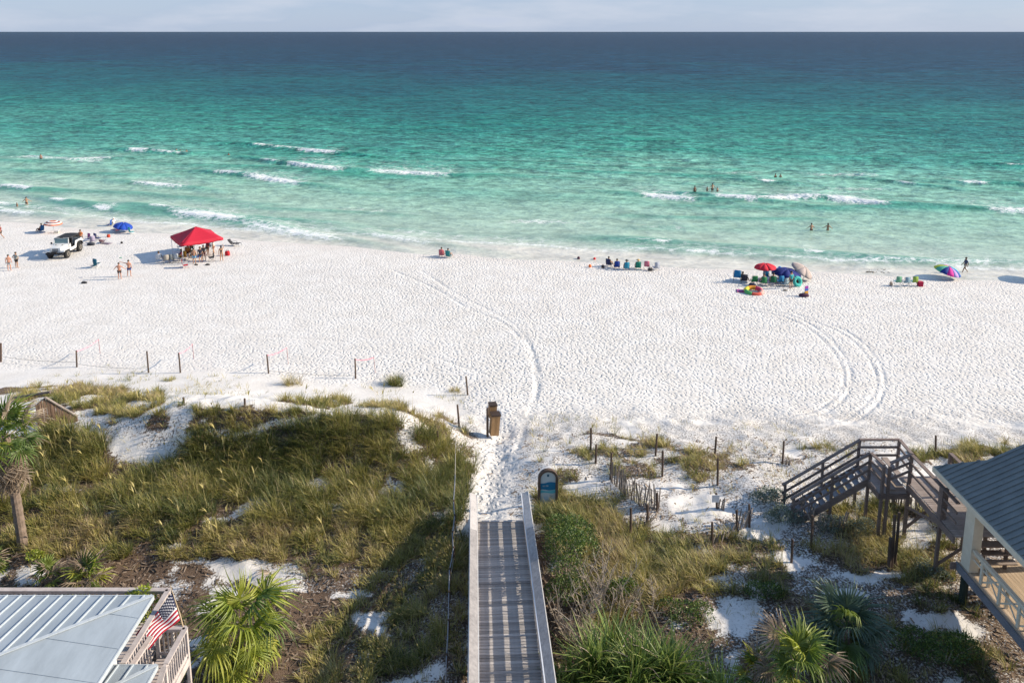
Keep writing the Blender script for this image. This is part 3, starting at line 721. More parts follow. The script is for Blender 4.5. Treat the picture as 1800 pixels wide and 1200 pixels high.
# main flight, descending towards -X
XB = 12.75; zb0 = 2.15; ns = 11
for i in range(ns):
    t = (i+.5)/ns; MB().box((XL-(XL-XB)*t, (YA+YC)/2, ZL-(ZL-zb0)*t-.02), (.29, 1.08, .045)).build('tread', wood('stair_tread_grey', (.16, .16, .17), (.34, .34, .36)), wk)
for y in (YC, YA-.03):
    bar('stringer', (XL, y, ZL-.12), (XB, y, zb0-.12), .06, .30)
    for dz, w_, h_ in ((1.28, .15, .055), (.86, .05, .10), (.47, .05, .10)):
        bar('rail_cap' if dz > 1 else 'rail_board', (XL, y, ZL+dz), (XB-.2, y, zb0+dz-.12), w_, h_)
    for t in (.5, 1.02):
        x = XL-(XL-XB)*t; post((x, y, gz(x, y)-.3), ZL-(ZL-zb0)*t+1.24, .10)

# covered porch
pr = thing('porch_house', (0, 0, 0), 'cream porch with green-grey metal roof at the right edge', 'house')
M_ROOFG = mat('green_grey_metal_roof', (.17, .185, .18), .55, .16, 2.0, .2, 30, spec=.4)
EX, EY, EZ = 17.1, 28.5, 6.7; mP = .5; HX, HY = 18.65, 27.65; RX = 23.0; NY = 13.0
def rz_(x): return EZ+mP*(x-EX)
mb = MB()
top = [(EX, NY, EZ), (EX, EY, EZ), (HX, HY, rz_(HX)), (RX, HY, rz_(RX)), (RX, NY, rz_(RX))]
bot = [(x, y, z-.10) for x, y, z in top]
mb.add(top+bot, [(0, 1, 2, 3, 4), (9, 8, 7, 6, 5)]+[(i, (i+1) % 5, (i+1) % 5+5, i+5) for i in range(5)])
rob = mb.build('roof', M_ROOFG, pr)
mb = MB(); top = [(EX, EY, EZ), (26, EY, EZ), (26, HY, rz_(HX)), (HX, HY, rz_(HX))]; mb.add(top+[(x, y, z-.10) for x, y, z in top], [(0, 1, 2, 3), (7, 6, 5, 4)]+[(i, (i+1) % 4, (i+1) % 4+4, i+4) for i in range(4)]); mb.build('roof', M_ROOFG, pr)
mb = MB(); top = [(RX, NY, rz_(RX)), (RX, HY, rz_(RX)), (26, HY, rz_(RX)-1.5), (26, NY, rz_(RX)-1.5)]; mb.add(top+[(x, y, z-.10) for x, y, z in top], [(0, 1, 2, 3), (7, 6, 5, 4)]+[(i, (i+1) % 4, (i+1) % 4+4, i+4) for i in range(4)]); mb.build('roof', M_ROOFG, pr)
mb = MB().prism([(HX+.1, rz_(HX)-.05), (RX, rz_(RX)-.1), (RX, rz_(HX)-.05)], 'y', HY-.12, HY-.06); mb.build('gable_wall', W_CREAM, pr)
y = NY+.2
while y < EY-.1:
    x1 = RX if y < HY-.03 else EX+(EY-y)/(EY-HY)*(HX-EX)
    MB().bar((EX+.0, y, EZ+.02), (x1, y, rz_(x1)+.02), .035, .05).build('seam', M_ROOFG, rob); y += .26
MB().bar((EX-.02, NY, EZ-.14), (EX-.02, EY+.02, EZ-.14), .05, .22).build('fascia', W_CREAM, pr)
MB().bar((EX-.02, EY+.03, EZ-.14), (26, EY+.03, EZ-.14), .05, .22).build('fascia', mat('grey_fascia', (.16, .18, .18), .6), pr)
MB().box((20, 22.8, EZ-.32), (5.6, 9.6, .06)).build('ceiling', W_CREAM, pr)
ZP = 3.75
py_ = 26.6
pm2 = MB().box((0, 0, 0), (.138, 12.3, .04)).mesh('plank', wood('porch_deck_boards', (.36, .27, .18), (.58, .46, .34), (12, 1, 12)))
XP = 17.35
x = XP+.07
while x < 19.9:
    o = link('plank', pm2, pr); o.location = (x, py_-6.1, ZP-.02); x += .147
MB().box((XP-.06, py_-6.1, ZP-.16), (.07, 12.4, .30)).build('rim_joist', wood('grey_blue_rim', (.12, .125, .14), (.26, .265, .29)), pr)
MB().box((18.4, py_+.06, ZP-.16), (2.7, .06, .28)).build('rim_joist', W_DARK, pr)
MB().box((XP+.20, py_-.30, (ZP+EZ-.3)/2+.02), (.36, .55, EZ-.3-ZP)).build('porch_column', W_CREAM, pr)
for y in (21.5, 16.5): MB().box((XP+.20, y, (ZP+EZ-.3)/2+.02), (.34, .34, EZ-.3-ZP)).build('porch_column', W_CREAM, pr)
for (x, y) in ((XP+.12, 26.35), (XP+.2, 22.4), (19.6, 26.3), (19.6, 22.4)):
    MB().tube([(x, y, gz(x, y)-.4), (x, y, ZP-.05)], .15, 12).build('pile', M_GREEN, pr)
for (x, y) in ((24.5, 26.6), (24.5, 18), (22.5, 27.0)): MB().box((x, y, 4.6), (.3, .3, 5.2)).build('porch_column', W_CREAM, pr)
for dz, w_, h_ in ((1.0, .14, .05), (.90, .05, .12), (.62, .05, .06)):
    MB().bar((XP+.12, py_-.6, ZP+dz), (XP+.12, 14, ZP+dz), w_, h_).build('rail_board', W_CREAM, pr)
y = py_-1.15; i = 0
while y > 15.5:
    MB().box((XP+.12, y, ZP+.44), (.07, .11, .86)).build('baluster', W_CREAM, pr)
    MB().box((XP+.30, y-.16, ZP+.36), (.09, .07, .72)).build('baluster', W_CREAM, pr)
    MB().bar((XP+.17, y, ZP+.82), (XP+.17, y-.95, ZP+.06), .025, .06).build('cross_lattice', W_CREAM, pr)
    MB().bar((XP+.17, y, ZP+.06), (XP+.19, y-.95, ZP+.82), .025, .06).build('cross_lattice', W_CREAM, pr)
    y -= 1.06
# house body behind the porch, beyond the right edge
MB().box((28.5, 17.0, 6.3), (8, 12, 8.4)).build('wall', W_CREAM, pr)
MB().prism([(24.1, 10.4), (32.9, 10.4), (28.5, 12.6)], 'y', 10.5, 23.5).build('roof', M_ROOFG, pr)

# ------------------------------------------------------------------ left house: pale metal roof, deck and stair rails
lh = thing('beach_house', (0, 0, 0), 'house with pale blue metal hip roof and timber deck at lower left', 'house')
M_ROOFB = mat('pale_blue_metal_roof', (.295, .34, .38), .5, .16, 1.1, .25, 5, spec=.4, stretch=(1.6, .5, 1))
M_RIB = mat('pale_roof_seam', (.42, .46, .49), .45, .12)
cz = 7.0; C0 = at_z(268, 1047, cz); mL = .17
def hip_roof(corner, z, wx, wy, m, nm='roof', label=None, seams=True):
    X, Y = corner.x, corner.y; r_ = min(wx, wy)/2
    # eaves rectangle X-wx..X , Y-wy..Y ; ridge by hip at 45 degrees
    a = (X, Y, z); b = (X-wx, Y, z); c = (X-wx, Y-wy, z); d = (X, Y-wy, z)
    if wx > wy: e = (X-r_, Y-r_, z+m*r_); f = (X-wx+r_, Y-r_, z+m*r_); faces = [(a, b, f, e), (b, c, f), (c, d, e, f), (d, a, e)]
    else: e = (X-r_, Y-r_, z+m*r_); f = (X-r_, Y-wy+r_, z+m*r_); faces = [(a, b, e), (b, c, f, e), (c, d, f), (d, a, e, f)]
    mb = MB()
    for fc in faces:
        k_ = len(fc); mb.add(list(fc)+[(p[0], p[1], p[2]-.06) for p in fc], [tuple(range(k_)), tuple(range(k_, 2*k_))[::-1]])
    mb.add([a, b, c, d]+[(p[0], p[1], p[2]-.16) for p in (a, b, c, d)], [(i, (i+1) % 4, (i+1) % 4+4, i+4) for i in range(4)])
    ro = mb.build(nm, M_ROOFB, lh)
    if seams:
        x = X-.25
        while x > X-wx+.1:
            t = min(X-x, x-(X-wx), r_); MB().bar((x, Y+.01, z+.02), (x, Y-t+.04, z+m*t+.02), .035, .05).build('seam', M_RIB, ro); x -= .42
        y = Y-.9
        while y > Y-wy+.1:
            t = min(Y-y, y-(Y-wy), r_); MB().bar((X+.0, y, z+.003), (X-t+.03, y, z+m*t+.003), .012, .02).build('lap_joint', M_ROOFB, ro); y -= 1.15
    for (p, q) in ((a, e), (b, f) if wx > wy else (b, e)):
        MB().bar(Vector(p)+Vector((0, 0, .03)), Vector(q)+Vector((0, 0, .03)), .10, .03).build('hip_cap', M_RIB, ro)
    for (p, q) in ((a, b), (d, a)):
        MB().bar(Vector(p)+Vector((.02, .02, -.06)), Vector(q)+Vector((.02, .02, -.06)), .04, .14).build('drip_edge', M_RIB, ro)
    return ro
hip_roof(C0, cz, 12.5, 9.5, mL)
C1 = at_z(275, 1169, 6.1); hip_roof(C1, 6.1, 3.6, 5.0, .12)
MB().box((C0.x-6.6, C0.y-5.0, 3.6), (11.6, 8.3, 6.5)).build('wall', mat('house_wall_pale', (.55, .56, .54), .8, .06), lh)
ZD = 4.3
def rail_run(p, q, height=1.05, bal=True, step=.14, mcap=W_WHITE, bw_=.035):
    p = Vector(p); q = Vector(q); L = (q-p).length; up = Vector((0, 0, 1))
    MB().bar(p+up*height, q+up*height, .17, .045).build('rail_cap', mcap, lh)
    MB().bar(p+up*(height-.10), q+up*(height-.10), .045, .09).build('rail_board', mcap, lh)
    MB().bar(p+up*.10, q+up*.10, .045, .09).build('rail_board', mcap, lh)
    if bal:
        n_ = int(L/step)
        bm_ = MB().bar((0, 0, .06), (0, 0, height-.06), bw_, bw_, (0, 1, 0)).mesh('baluster', mcap)
        for i in range(1, n_):
            o = link('baluster', bm_, lh); o.location = p.lerp(q, i/n_)
# deck beyond the roof
K = at_z(296, 1036, ZD+1.05); DX, DY = K.x, K.y
rail_run((DX-14, DY-.0, ZD), (DX, DY, ZD)); rail_run((DX, DY, ZD), (DX, DY-3.1, ZD))
dpm = MB().box((0, 0, 0), (14.5, .138, .04)).mesh('plank', W_WHITE); y = DY
while y > DY-3.6:
    o = link('plank', dpm, lh); o.location = (DX-7.2, y, ZD-.02); y -= .147
# stair landing with its own rails
K2 = at_z(326, 1103, 5.0); LX, LY, LZ = K2.x, K2.y, 3.95
rail_run((LX-.9, LY, LZ), (LX, LY, LZ)); rail_run((LX, LY, LZ), (LX, LY-1.45, LZ)); rail_run((LX, LY-1.55, LZ-.0), (LX, LY-5.0, LZ-2.1))
rail_run((LX-.95, LY-.35, LZ), (LX-1.02, LY-2.3, LZ+.05))
for (x, y) in ((LX, LY), (LX, LY-1.5), (LX-.95, LY), (LX-.95, LY-1.5), (DX, DY), (DX-4, DY), (DX-8, DY)):
    MB().bar((x, y, gz(x, y)-.3), (x, y, (LZ if y < DY-.1 else ZD)+1.06), .10, .10, (0, 1, 0)).build('deck_post', W_WHITE, lh)
tm = MB().box((0, 0, 0), (.95, .25, .04)).mesh('tread', W_WHITE)
for i in range(8):
    o = link('tread', tm, lh); o.location = (LX-.48, LY-1.7-.27*i, LZ-.17*i-.02)
for i in range(9):
    o = link('tread', tm, lh); o.location = (LX-1.55, LY-.1-.24*i, LZ+.1)
for i in range(10):
    o = link('tread', tm, lh); o.location = (LX-.48, LY-.12-.14*i, LZ-.02); o.scale = (1, .52, 1)
MB().box((LX+.02, LY-.75, LZ-.16), (.05, 1.5, .26)).build('rim_joist', W_WHITE, lh)

# flag on its pole
FB = Vector((LX-.03, LY-.03, LZ+.9)); FT = at_y(299, 1028, LY+.55)
fp = tag(MB().tube([FB, FB.lerp(FT, .35)+Vector((.03, 0, .02)), FT], [.022, .018, .013], 7).build('flag_pole', mat('bamboo_pole', (.50, .38, .24), .6), None, True), 'thin leaning flag pole fixed to the deck rail corner', 'pole')
flag = thing('flag', FT, 'stars and stripes flag hanging from the leaning pole over the deck', 'flag')
# corners of the cloth: hoist along the pole, fly drooping to the lower left
h0 = FB.lerp(FT, .86); h1 = FB.lerp(FT, .28)
f0 = at_y(241, 1112, LY-.25); f1 = at_y(261, 1136, LY-.55)
nu, nv = 30, 26
def cloth(u, v, off=0.0):
    a = h0.lerp(f0, u); b = h1.lerp(f1, u); p = a.lerp(b, v)
    return p + Vector((0, -.10*math.sin(u*7.0+v*1.8)*(.3+u), .06*math.sin(u*9+v*2.5)*u-.10*math.sin(math.pi*u)*(1-v)*.6)) + Vector((0, -off, off*.7))
FR = mat('flag_red', (.42, .008, .03), .75); FW = mat('flag_white', (.78, .76, .76), .75); FBL = mat('flag_navy', (.012, .018, .06), .75)
def patchy(us, vs_, m, nm):
    mb = MB(); nU = len(us); nV = len(vs_); V = [cloth(u, v)-flag.location for u in us for v in vs_]
    mb.add(V, [(i*nV+j, i*nV+j+1, (i+1)*nV+j+1, (i+1)*nV+j) for i in range(nU-1) for j in range(nV-1)])
    o = mb.build(nm, m, flag, True); md = o.modifiers.new('thickness', 'SOLIDIFY'); md.thickness = .006; return o
for s_ in range(13):
    v0, v1 = s_/13, (s_+1)/13; u0 = .42 if s_ < 7 else 0
    patchy(np.linspace(u0, 1, 22), np.linspace(v0, v1, 3), FR if s_ % 2 == 0 else FW, 'stripe')
canton = patchy(np.linspace(0, .42, 12), np.linspace(0, 7/13, 10), FBL, 'canton')
for r_ in range(9):
    for c_ in range(6 if r_ % 2 == 0 else 5):
        u = .42*(c_+.5+(.5 if r_ % 2 else 0))/6; v = (7/13)*(r_+.7)/9.4
        c = cloth(u, v, .012)-flag.location; du = (cloth(u+.01, v)-cloth(u, v)).normalized(); dv = (cloth(u, v+.01)-cloth(u, v)).normalized()
        mb = MB(); vs = [c]
        for k_ in range(10):
            a = math.pi*k_/5; rr = .030 if k_ % 2 == 0 else .014; vs.append(c+du*(rr*math.sin(a))-dv*(rr*math.cos(a)))
        mb.add(vs, [(0, k_+1, (k_+1) % 10+1) for k_ in range(10)]); mb.build('star', FW, canton)

# ------------------------------------------------------------------ posts, sand fences, stakes
def ground_post(px, pt, pb, label, r=.055, lean=0.0, group='dark dune posts', square=False):
    P = on_ground(px, pb); T = at_y(px+lean, pt, P.y)
    mb = MB()
    d = (T-P).normalized()
    mb.tube([P-d*.4, P.lerp(T, .5)+Vector((.008, 0, 0)), T-d*.015, T], [r*1.05, r, r*.96, r*.8], 8)
    o = mb.build('dune_post', W_POST, None); tag(o, label, 'post', group); return P, T
POSTS = {}
for (px, pt, pb, ln, lab) in [
 (1,603,636,0,'broad brown post at the far left edge of the beach'),(135,616,645,-1,'dark post tied with pink tape, first from the left edge'),(261,617,655,-3,'dark leaning post between the two left pink-taped posts'),
 (317,620,655,-3,'dark post tied with pink tape right beside a leaning post'),(472,623,656,-3,'leaning dark post with pink tape left of the pale grass tuft'),(625,630,665,-1,'dark post with pink tape left of the round green tuft'),
 (822,661,694,-3,'dark post on the smooth sand edge above the bins'),(807,711,750,-3,'dark post just left of the wooden waste bins'),(769,757,776,0,'short dark stub among thin grass left of the bins'),
 (323,698,708,-1,'short stub post on bare sand left of the mound top'),(430,700,713,0,'short stub post half hidden in grass on the mound top'),
 (1038,752,790,1,'dark post at the tip of the grassy spit right of the path'),(1047,781,814,1,'dark post just below the grassy spit post'),(1073,795,842,2,'dark post at the upper left end of the long slat fence'),
 (1152,762,801,3,'dark post standing alone on footprinted sand, second of the far row'),(1164,792,837,1,'dark post above the long slat fence, between grass tufts'),(1256,767,803,3,'dark post at the grass patch in the far row, left of the stairs'),
 (1261,805,852,1,'dark post in front of the round grass tuft, right of the long slat fence'),(1375,775,815,3,'dark post with slat remnants just left of the stair foot'),(1644,765,800,1,'dark post on the sand beyond the stair landing'),
 (1155,866,899,0,'dark post at the lower right end of the long slat fence'),(1138,886,921,0,'dark post beside the fallen slats, right one of the pair'),(1108,892,946,1,'dark post beside the fallen slats, left one of the pair'),
 (1260,866,893,-1,'dark post with a white notice plate and short slats'),(1317,886,926,0,'dark post at the right end of the small slat fence'),(1295,896,932,0,'dark post at the left end of the small slat fence'),
 (1251,917,962,1,'dark post left of the half buried slats'),(1391,947,988,2,'bare post in the grass below the silver shrubs'),(1426,905,960,2,'dark post between the two silver-green shrubs and the stairs'),
 (1562,945,1003,4,'broken thick stump post below the walkover')]:
    POSTS[px] = ground_post(px, pt, pb, lab, lean=ln, r=.085 if px in (1562, 1) else .055)
P, T = ground_post(1572, 900, 998, 'tall pale split post behind the broken stump', lean=9, r=.06)
ground_post(1567, 905, 1000, 'tall dark split post leaning on the broken stump', lean=6, r=.06)
q = at_y(1258, 876, POSTS[1260][0].y-.08); tag(MB().box(q, (.34, .02, .36)).build('notice_plate', mat('plate_white', (.7, .7, .7), .5)), 'small white notice plate on a dark dune post', 'sign')
# pink survey stakes and tape
M_PINK = mat('pink_tape', (.85, .25, .33), .5)
for (px, pt, pb, postx, lab) in [(176,596,621,135,'first from the left'),(341,604,631,317,'second from the left'),(507,610,640,472,'behind the pale grass tuft'),(660,627,655,625,'left of the round green tuft')]:
    P = on_ground(px, pb); T = at_y(px-3, pt, P.y)
    tag(MB().tube([P-Vector((0, 0, .2)), T], .016, 5).build('survey_stake', mat('pink_stake', (.35, .10, .10), .6)), 'thin pinkish survey stake on the sand, '+lab, 'stake', 'survey stakes')
    Q = POSTS[postx][1]-Vector((0, 0, .06))
    pts = sag(Q, T-Vector((0, 0, .04)), .12, 9); mb = MB()
    vs = []
    for p in pts: vs += [p+Vector((0, -.003, .025)), p+Vector((0, -.003, -.025)), p+Vector((0, .003, .025)), p+Vector((0, .003, -.025))]
    fs = []
    for i in range(8): a = 4*i; fs += [(a, a+1, a+5, a+4), (a+2, a+6, a+7, a+3), (a, a+4, a+6, a+2), (a+1, a+3, a+7, a+5)]
    mb.add(vs, fs); tag(mb.build('warning_tape', M_PINK), 'pink tape strung from post to the stake '+lab, 'tape', 'pink tapes')
# ropes between dune posts
def rope(a, b, lab, f=.35):
    A = POSTS[a]; Bq = POSTS[b]
    tag(MB().tube(sag(A[0].lerp(A[1], f), Bq[0].lerp(Bq[1], f), .12, 9), .013, 5).build('dune_rope', M_ROPE), lab, 'rope', 'ropes along the dune')
rope(1, 135, 'rope strung from the far left edge post', .3); rope(135, 261, 'rope between the first and second left posts', .2); rope(472, 625, 'rope running from the pale tuft to the green tuft post', .15)
rope(1038, 1152, 'rope from the grassy spit post to the lone post', .3); rope(1164, 1256, 'rope between tuft posts above the long slat fence', .3); rope(1256, 1375, 'rope towards the stair foot post', .3)

def sand_fence(corners, label, n_, h_, jitter=.25, lean=(0, 0)):
    # corners: ground pixels of the fence line
    G = [on_ground(*c) for c in corners]; t = thing('sand_fence', G[0], label, 'fence', 'slatted sand fences')
    seg = [(G[i+1]-G[i]).length for i in range(len(G)-1)]; tot = sum(seg)
    sm = MB().box((0, 0, .5), (.055, .014, 1.0)).mesh('slat', W_SLAT)
    tops = []
    for i in range(n_):
        s = tot*i/(n_-1); k_ = 0
        while k_ < len(seg)-1 and s > seg[k_]: s -= seg[k_]; k_ += 1
        p = G[k_].lerp(G[k_+1], s/seg[k_]); g = gz(p.x, p.y)
        o = link('slat', sm, t); o.location = Vector((p.x, p.y, g-.1))-G[0]; L = h_*random.uniform(.82, 1.08)+.1
        o.scale = (1, 1, L); o.rotation_euler = (lean[1]+random.gauss(0, jitter*.4), lean[0]+random.gauss(0, jitter*.5), random.gauss(0, .4)+math.atan2(G[-1].y-G[0].y, G[-1].x-G[0].x))
        tops.append(Vector((p.x, p.y, g))-G[0])
    for f in (.28, .72):
        MB().tube([p+Vector((lean[0]*h_*f, -lean[1]*h_*f, h_*f)) for p in tops], .009, 4).build('wire', M_DARKM, t)
    return t
sand_fence([(1074,847),(1100,872),(1125,888),(1158,893)], 'long leaning slat sand fence below the post row', 34, 1.3, .16, (.08, .15))
sand_fence([(1108,942),(1122,938),(1140,918)], 'collapsed fan of slats beside a pair of dark posts', 11, .8, .5, (.5, 0))
sand_fence([(1296,928),(1305,930),(1318,922)], 'small upright slat fence between two close posts', 9, .85, .2, (.1, 0))
sand_fence([(1252,955),(1270,952),(1298,938)], 'half buried pale slat fence in the grass', 13, .5, .4, (.15, 0))
sand_fence([(1260,892),(1266,895),(1272,897)], 'short remnant of slats by the white notice plate', 6, .6, .2)
sand_fence([(1412,892),(1430,925),(1450,935),(1482,930)], 'slat fence in the shade under the stair foot', 26, .95, .35, (.1, .2))
sand_fence([(1377,816),(1388,818)], 'tiny slat remnant at the stair foot post', 5, .3, .2)
sand_fence([(1128,898),(1150,896)], 'row of toppled short slats below the long slat fence', 9, .35, .5, (.3, 0))
sand_fence([(1560,880),(1600,900),(1635,915)], 'dark slat fence in the shade beneath the walkover', 22, .9, .3)

# reed-panel fence by the left palm
P = on_ground(80, 752); YB = P.y
rp_ = thing('reed_fence', (P.x, YB, P.z), 'brown upright reed fence with sloping top behind the left palm', 'fence')
M_REED = wood('reed_brown', (.14, .085, .055), (.34, .235, .17), (10, 10, 1), obj_var=.28)
rm = MB().box((0, 0, .5), (.036, .03, 1)).mesh('reed', M_REED)
x = 62.0
while x < 136:
    top = np.interp(x, [62, 80, 136], [713, 698, 731]); bp_ = np.interp(x, [62, 136], [760, 762])
    T = at_y(x, top, YB+ (x-80)*.012); Bq = at_y(x, bp_, YB+(x-80)*.012); o = link('reed', rm, rp_)
    o.location = Vector((T.x, T.y, gz(T.x, T.y)-.3))-rp_.location; o.scale = (1, 1, max(.3, T.z-gz(T.x, T.y)+.3)); o.rotation_euler = (0, random.gauss(0, .015), random.uniform(-.5, .5)); x += 1.05
T0 = at_y(62, 713, YB); T1 = at_y(80, 698, YB); T2 = at_y(136, 731, YB+.7)
for a, b in ((T0, T1), (T1, T2)): MB().bar(a-rp_.location, b-rp_.location, .16, .05).build('top_rail', W_SLAT, rp_)
T3 = at_y(22, 699, YB+1.2); MB().bar(T1-rp_.location+Vector((-.1, .6, 0)), T3-rp_.location, .10, .10).build('top_rail', W_DARK, rp_)
# ------------------------------------------------------------------ leaf materials
def leaf_mat(name, stops, trans=.35, attr_name=None, rough=.55):
    m = bpy.data.materials.new(name); m.use_nodes = True; n = m.node_tree; n.nodes.remove(n.nodes['Principled BSDF'])
    cr = n.nodes.new('ShaderNodeValToRGB'); e = cr.color_ramp.elements
    e[0].position, e[0].color = stops[0][0], (*stops[0][1], 1); e[1].position, e[1].color = stops[-1][0], (*stops[-1][1], 1)
    for p_, c_ in stops[1:-1]: q = e.new(p_); q.color = (*c_, 1)
    if attr_name: n.links.new(attr(n, attr_name), cr.inputs['Fac'])
    else:
        oi = n.nodes.new('ShaderNodeObjectInfo'); t = n.nodes.new('ShaderNodeTexCoord'); z = N(n, 'ShaderNodeTexNoise', Scale=2.2, Detail=2.); n.links.new(t.outputs['Object'], z.inputs['Vector'])
        n.links.new(math_(n, 'ADD', math_(n, 'MULTIPLY', oi.outputs['Random'], .55), math_(n, 'MULTIPLY', math_(n, 'SUBTRACT', z.outputs['Fac'], .2), .75), True), cr.inputs['Fac'])
    d = n.nodes.new('ShaderNodeBsdfDiffuse'); tr = n.nodes.new('ShaderNodeBsdfTranslucent'); g = N(n, 'ShaderNodeBsdfGlossy', Roughness=rough)
    n.links.new(cr.outputs[0], d.inputs['Color']); n.links.new(cr.outputs[0], tr.inputs['Color']); g.inputs['Color'].default_value = (.8, .8, .75, 1)
    m1 = n.nodes.new('ShaderNodeMixShader'); m1.inputs[0].default_value = trans; n.links.new(d.outputs[0], m1.inputs[1]); n.links.new(tr.outputs[0], m1.inputs[2])
    m2 = n.nodes.new('ShaderNodeMixShader'); m2.inputs[0].default_value = .05; n.links.new(m1.outputs[0], m2.inputs[1]); n.links.new(g.outputs[0], m2.inputs[2])
    n.links.new(m2.outputs[0], n.nodes['Material Output'].inputs['Surface']); MATS[name] = m; return m
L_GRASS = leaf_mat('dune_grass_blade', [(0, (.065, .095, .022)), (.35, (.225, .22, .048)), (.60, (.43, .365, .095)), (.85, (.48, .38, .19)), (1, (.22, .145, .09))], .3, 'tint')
L_PALM = leaf_mat('palm_frond_green', [(0, (.050, .105, .020)), (.5, (.13, .20, .032)), (1, (.30, .33, .065))], .38)
L_PALMY = leaf_mat('palm_frond_yellow', [(0, (.14, .21, .025)), (.5, (.33, .38, .045)), (1, (.60, .54, .10))], .45)
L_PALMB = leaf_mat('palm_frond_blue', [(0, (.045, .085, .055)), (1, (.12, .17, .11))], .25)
L_DEAD = leaf_mat('dead_frond', [(0, (.22, .16, .11)), (1, (.50, .40, .30))], .25)
L_SPIKE = leaf_mat('spiky_leaf', [(0, (.075, .14, .025)), (.55, (.19, .27, .05)), (1, (.48, .45, .16))], .38)
L_SPIKT = leaf_mat('spiky_leaf_mass', [(0, (.05, .10, .02)), (.6, (.19, .27, .05)), (1, (.50, .44, .17))], .38, 'tint')
L_BUSH = leaf_mat('bush_leaf', [(0, (.018, .042, .010)), (.6, (.060, .115, .018)), (1, (.20, .26, .035))], .3, 'tint')
L_YEL = leaf_mat('yellow_green_leaf', [(0, (.13, .20, .02)), (1, (.42, .46, .05))], .4, 'tint')
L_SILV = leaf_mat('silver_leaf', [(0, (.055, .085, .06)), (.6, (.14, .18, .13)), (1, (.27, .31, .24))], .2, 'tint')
M_TWIG = mat('bare_twig', (.36, .30, .24), .9, .2); M_BARK = mat('palm_bark', (.20, .15, .115), .95, .35, 6, .8, 14)

# ------------------------------------------------------------------ dune grass
def blades(base, az, lean, L, wd, tint):
    """vectorised arching blades; returns verts, tris(quads as tris), tint"""
    n = len(base); s = np.array([0, .38, .72, 1.0])
    dirx, diry = np.cos(az), np.sin(az); px_, py_ = -diry, dirx
    V = []; T = []
    for k_, t in enumerate(s):
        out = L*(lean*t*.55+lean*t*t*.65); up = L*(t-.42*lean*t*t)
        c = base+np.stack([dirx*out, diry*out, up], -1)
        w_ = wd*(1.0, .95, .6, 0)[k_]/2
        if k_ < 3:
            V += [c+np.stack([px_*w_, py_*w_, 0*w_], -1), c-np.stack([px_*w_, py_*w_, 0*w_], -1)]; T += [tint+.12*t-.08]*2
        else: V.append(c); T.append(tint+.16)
    V = np.stack(V, 1).reshape(-1, 3); T = np.stack(T, 1).ravel()
    b = (np.arange(n)*7)[:, None]
    tri = np.array([[0, 1, 3], [0, 3, 2], [2, 3, 5], [2, 5, 4], [4, 5, 6]])
    F = (b[:, :, None]+tri[None]).reshape(-1, 3)
    return V, F, T
def tufts(cx, cy, cz, nb, L, tone, spread=.12, wd=.017):
    nb = np.asarray(nb); idx = np.repeat(np.arange(len(cx)), nb); m = len(idx)
    a = rng.uniform(0, 2*np.pi, m); r = spread*np.sqrt(rng.uniform(0, 1, m))
    bx = cx[idx]+r*np.cos(a); by = cy[idx]+r*np.sin(a)
    wind = rng.uniform(0, 1, len(cx))[idx]*.35
    az = np.arctan2(np.sin(a)+.1, np.cos(a)-wind*1.6)+rng.normal(0, .35, m)
    lean = np.clip(rng.normal(.62, .28, m), .05, 1.25)
    Lb = L[idx]*rng.uniform(.5, 1.2, m)
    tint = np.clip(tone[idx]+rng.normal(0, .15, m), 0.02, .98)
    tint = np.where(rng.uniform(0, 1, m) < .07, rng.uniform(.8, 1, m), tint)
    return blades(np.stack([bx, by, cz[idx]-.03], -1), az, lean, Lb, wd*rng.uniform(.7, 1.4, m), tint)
def grass_object(name, parts, label, kind='stuff', parent=None):
    V = np.concatenate([p[0] for p in parts]); T = np.concatenate([p[2] for p in parts]); F = []; o_ = 0
    for p in parts: F.append(p[1]+o_); o_ += len(p[0])
    me = bpy.data.meshes.new(name); fast_mesh(me, V, np.concatenate(F)); fattr(me, 'tint', T); me.materials.append(L_GRASS)
    o = link(name, me, parent); 
    if kind: tag(o, label, None, None, kind)
    return o
NC = 52000
cx = rng.uniform(-31, 31, NC); cy = rng.uniform(20.5, 52, NC); cz = ground(cx, cy)
px, py, dn, so, ln, tn = cover_maps(cx, cy, cz)
clump = fbm(cx*1.35, cy*1.35, 201, 3)
keep = rng.uniform(0, 1, NC) < dn*sstep(.47, .63, clump+.18*dn)*.98
bwx = a2.x+slope*(cy-a2.y)
keep &= ~((np.abs(cx-bwx) < 1.45) & (cy < a1.y+.6))
keep &= ~((np.abs(cx-(-0.95+.35*np.sin(cy*.35))) < .9) & (cy > a1.y-.5) & (cy < 47))
keep &= ~((cx < DX+.2) & (cy < DY+.1)) & ~((cx < LX+.3) & (cy < LY+.2))
cx, cy, cz, ln, tn, dn = cx[keep], cy[keep], cz[keep], ln[keep], tn[keep], dn[keep]
tone = np.clip(tn - .04 + .50*(fbm(cx*.45, cy*.45, 205, 3)-.5)*2 + .35*(fbm(cx*1.6, cy*1.6, 206, 2)-.5)*2 + rng.normal(0, .07, len(cx)), .05, .9)
nb = (10+17*dn*rng.uniform(.5, 1.2, len(cx))).astype(int)
G1 = tufts(cx, cy, cz, nb, ln*rng.uniform(.55, 1.2, len(cx))*(.7+.7*clump[keep]), tone, .13, .018)
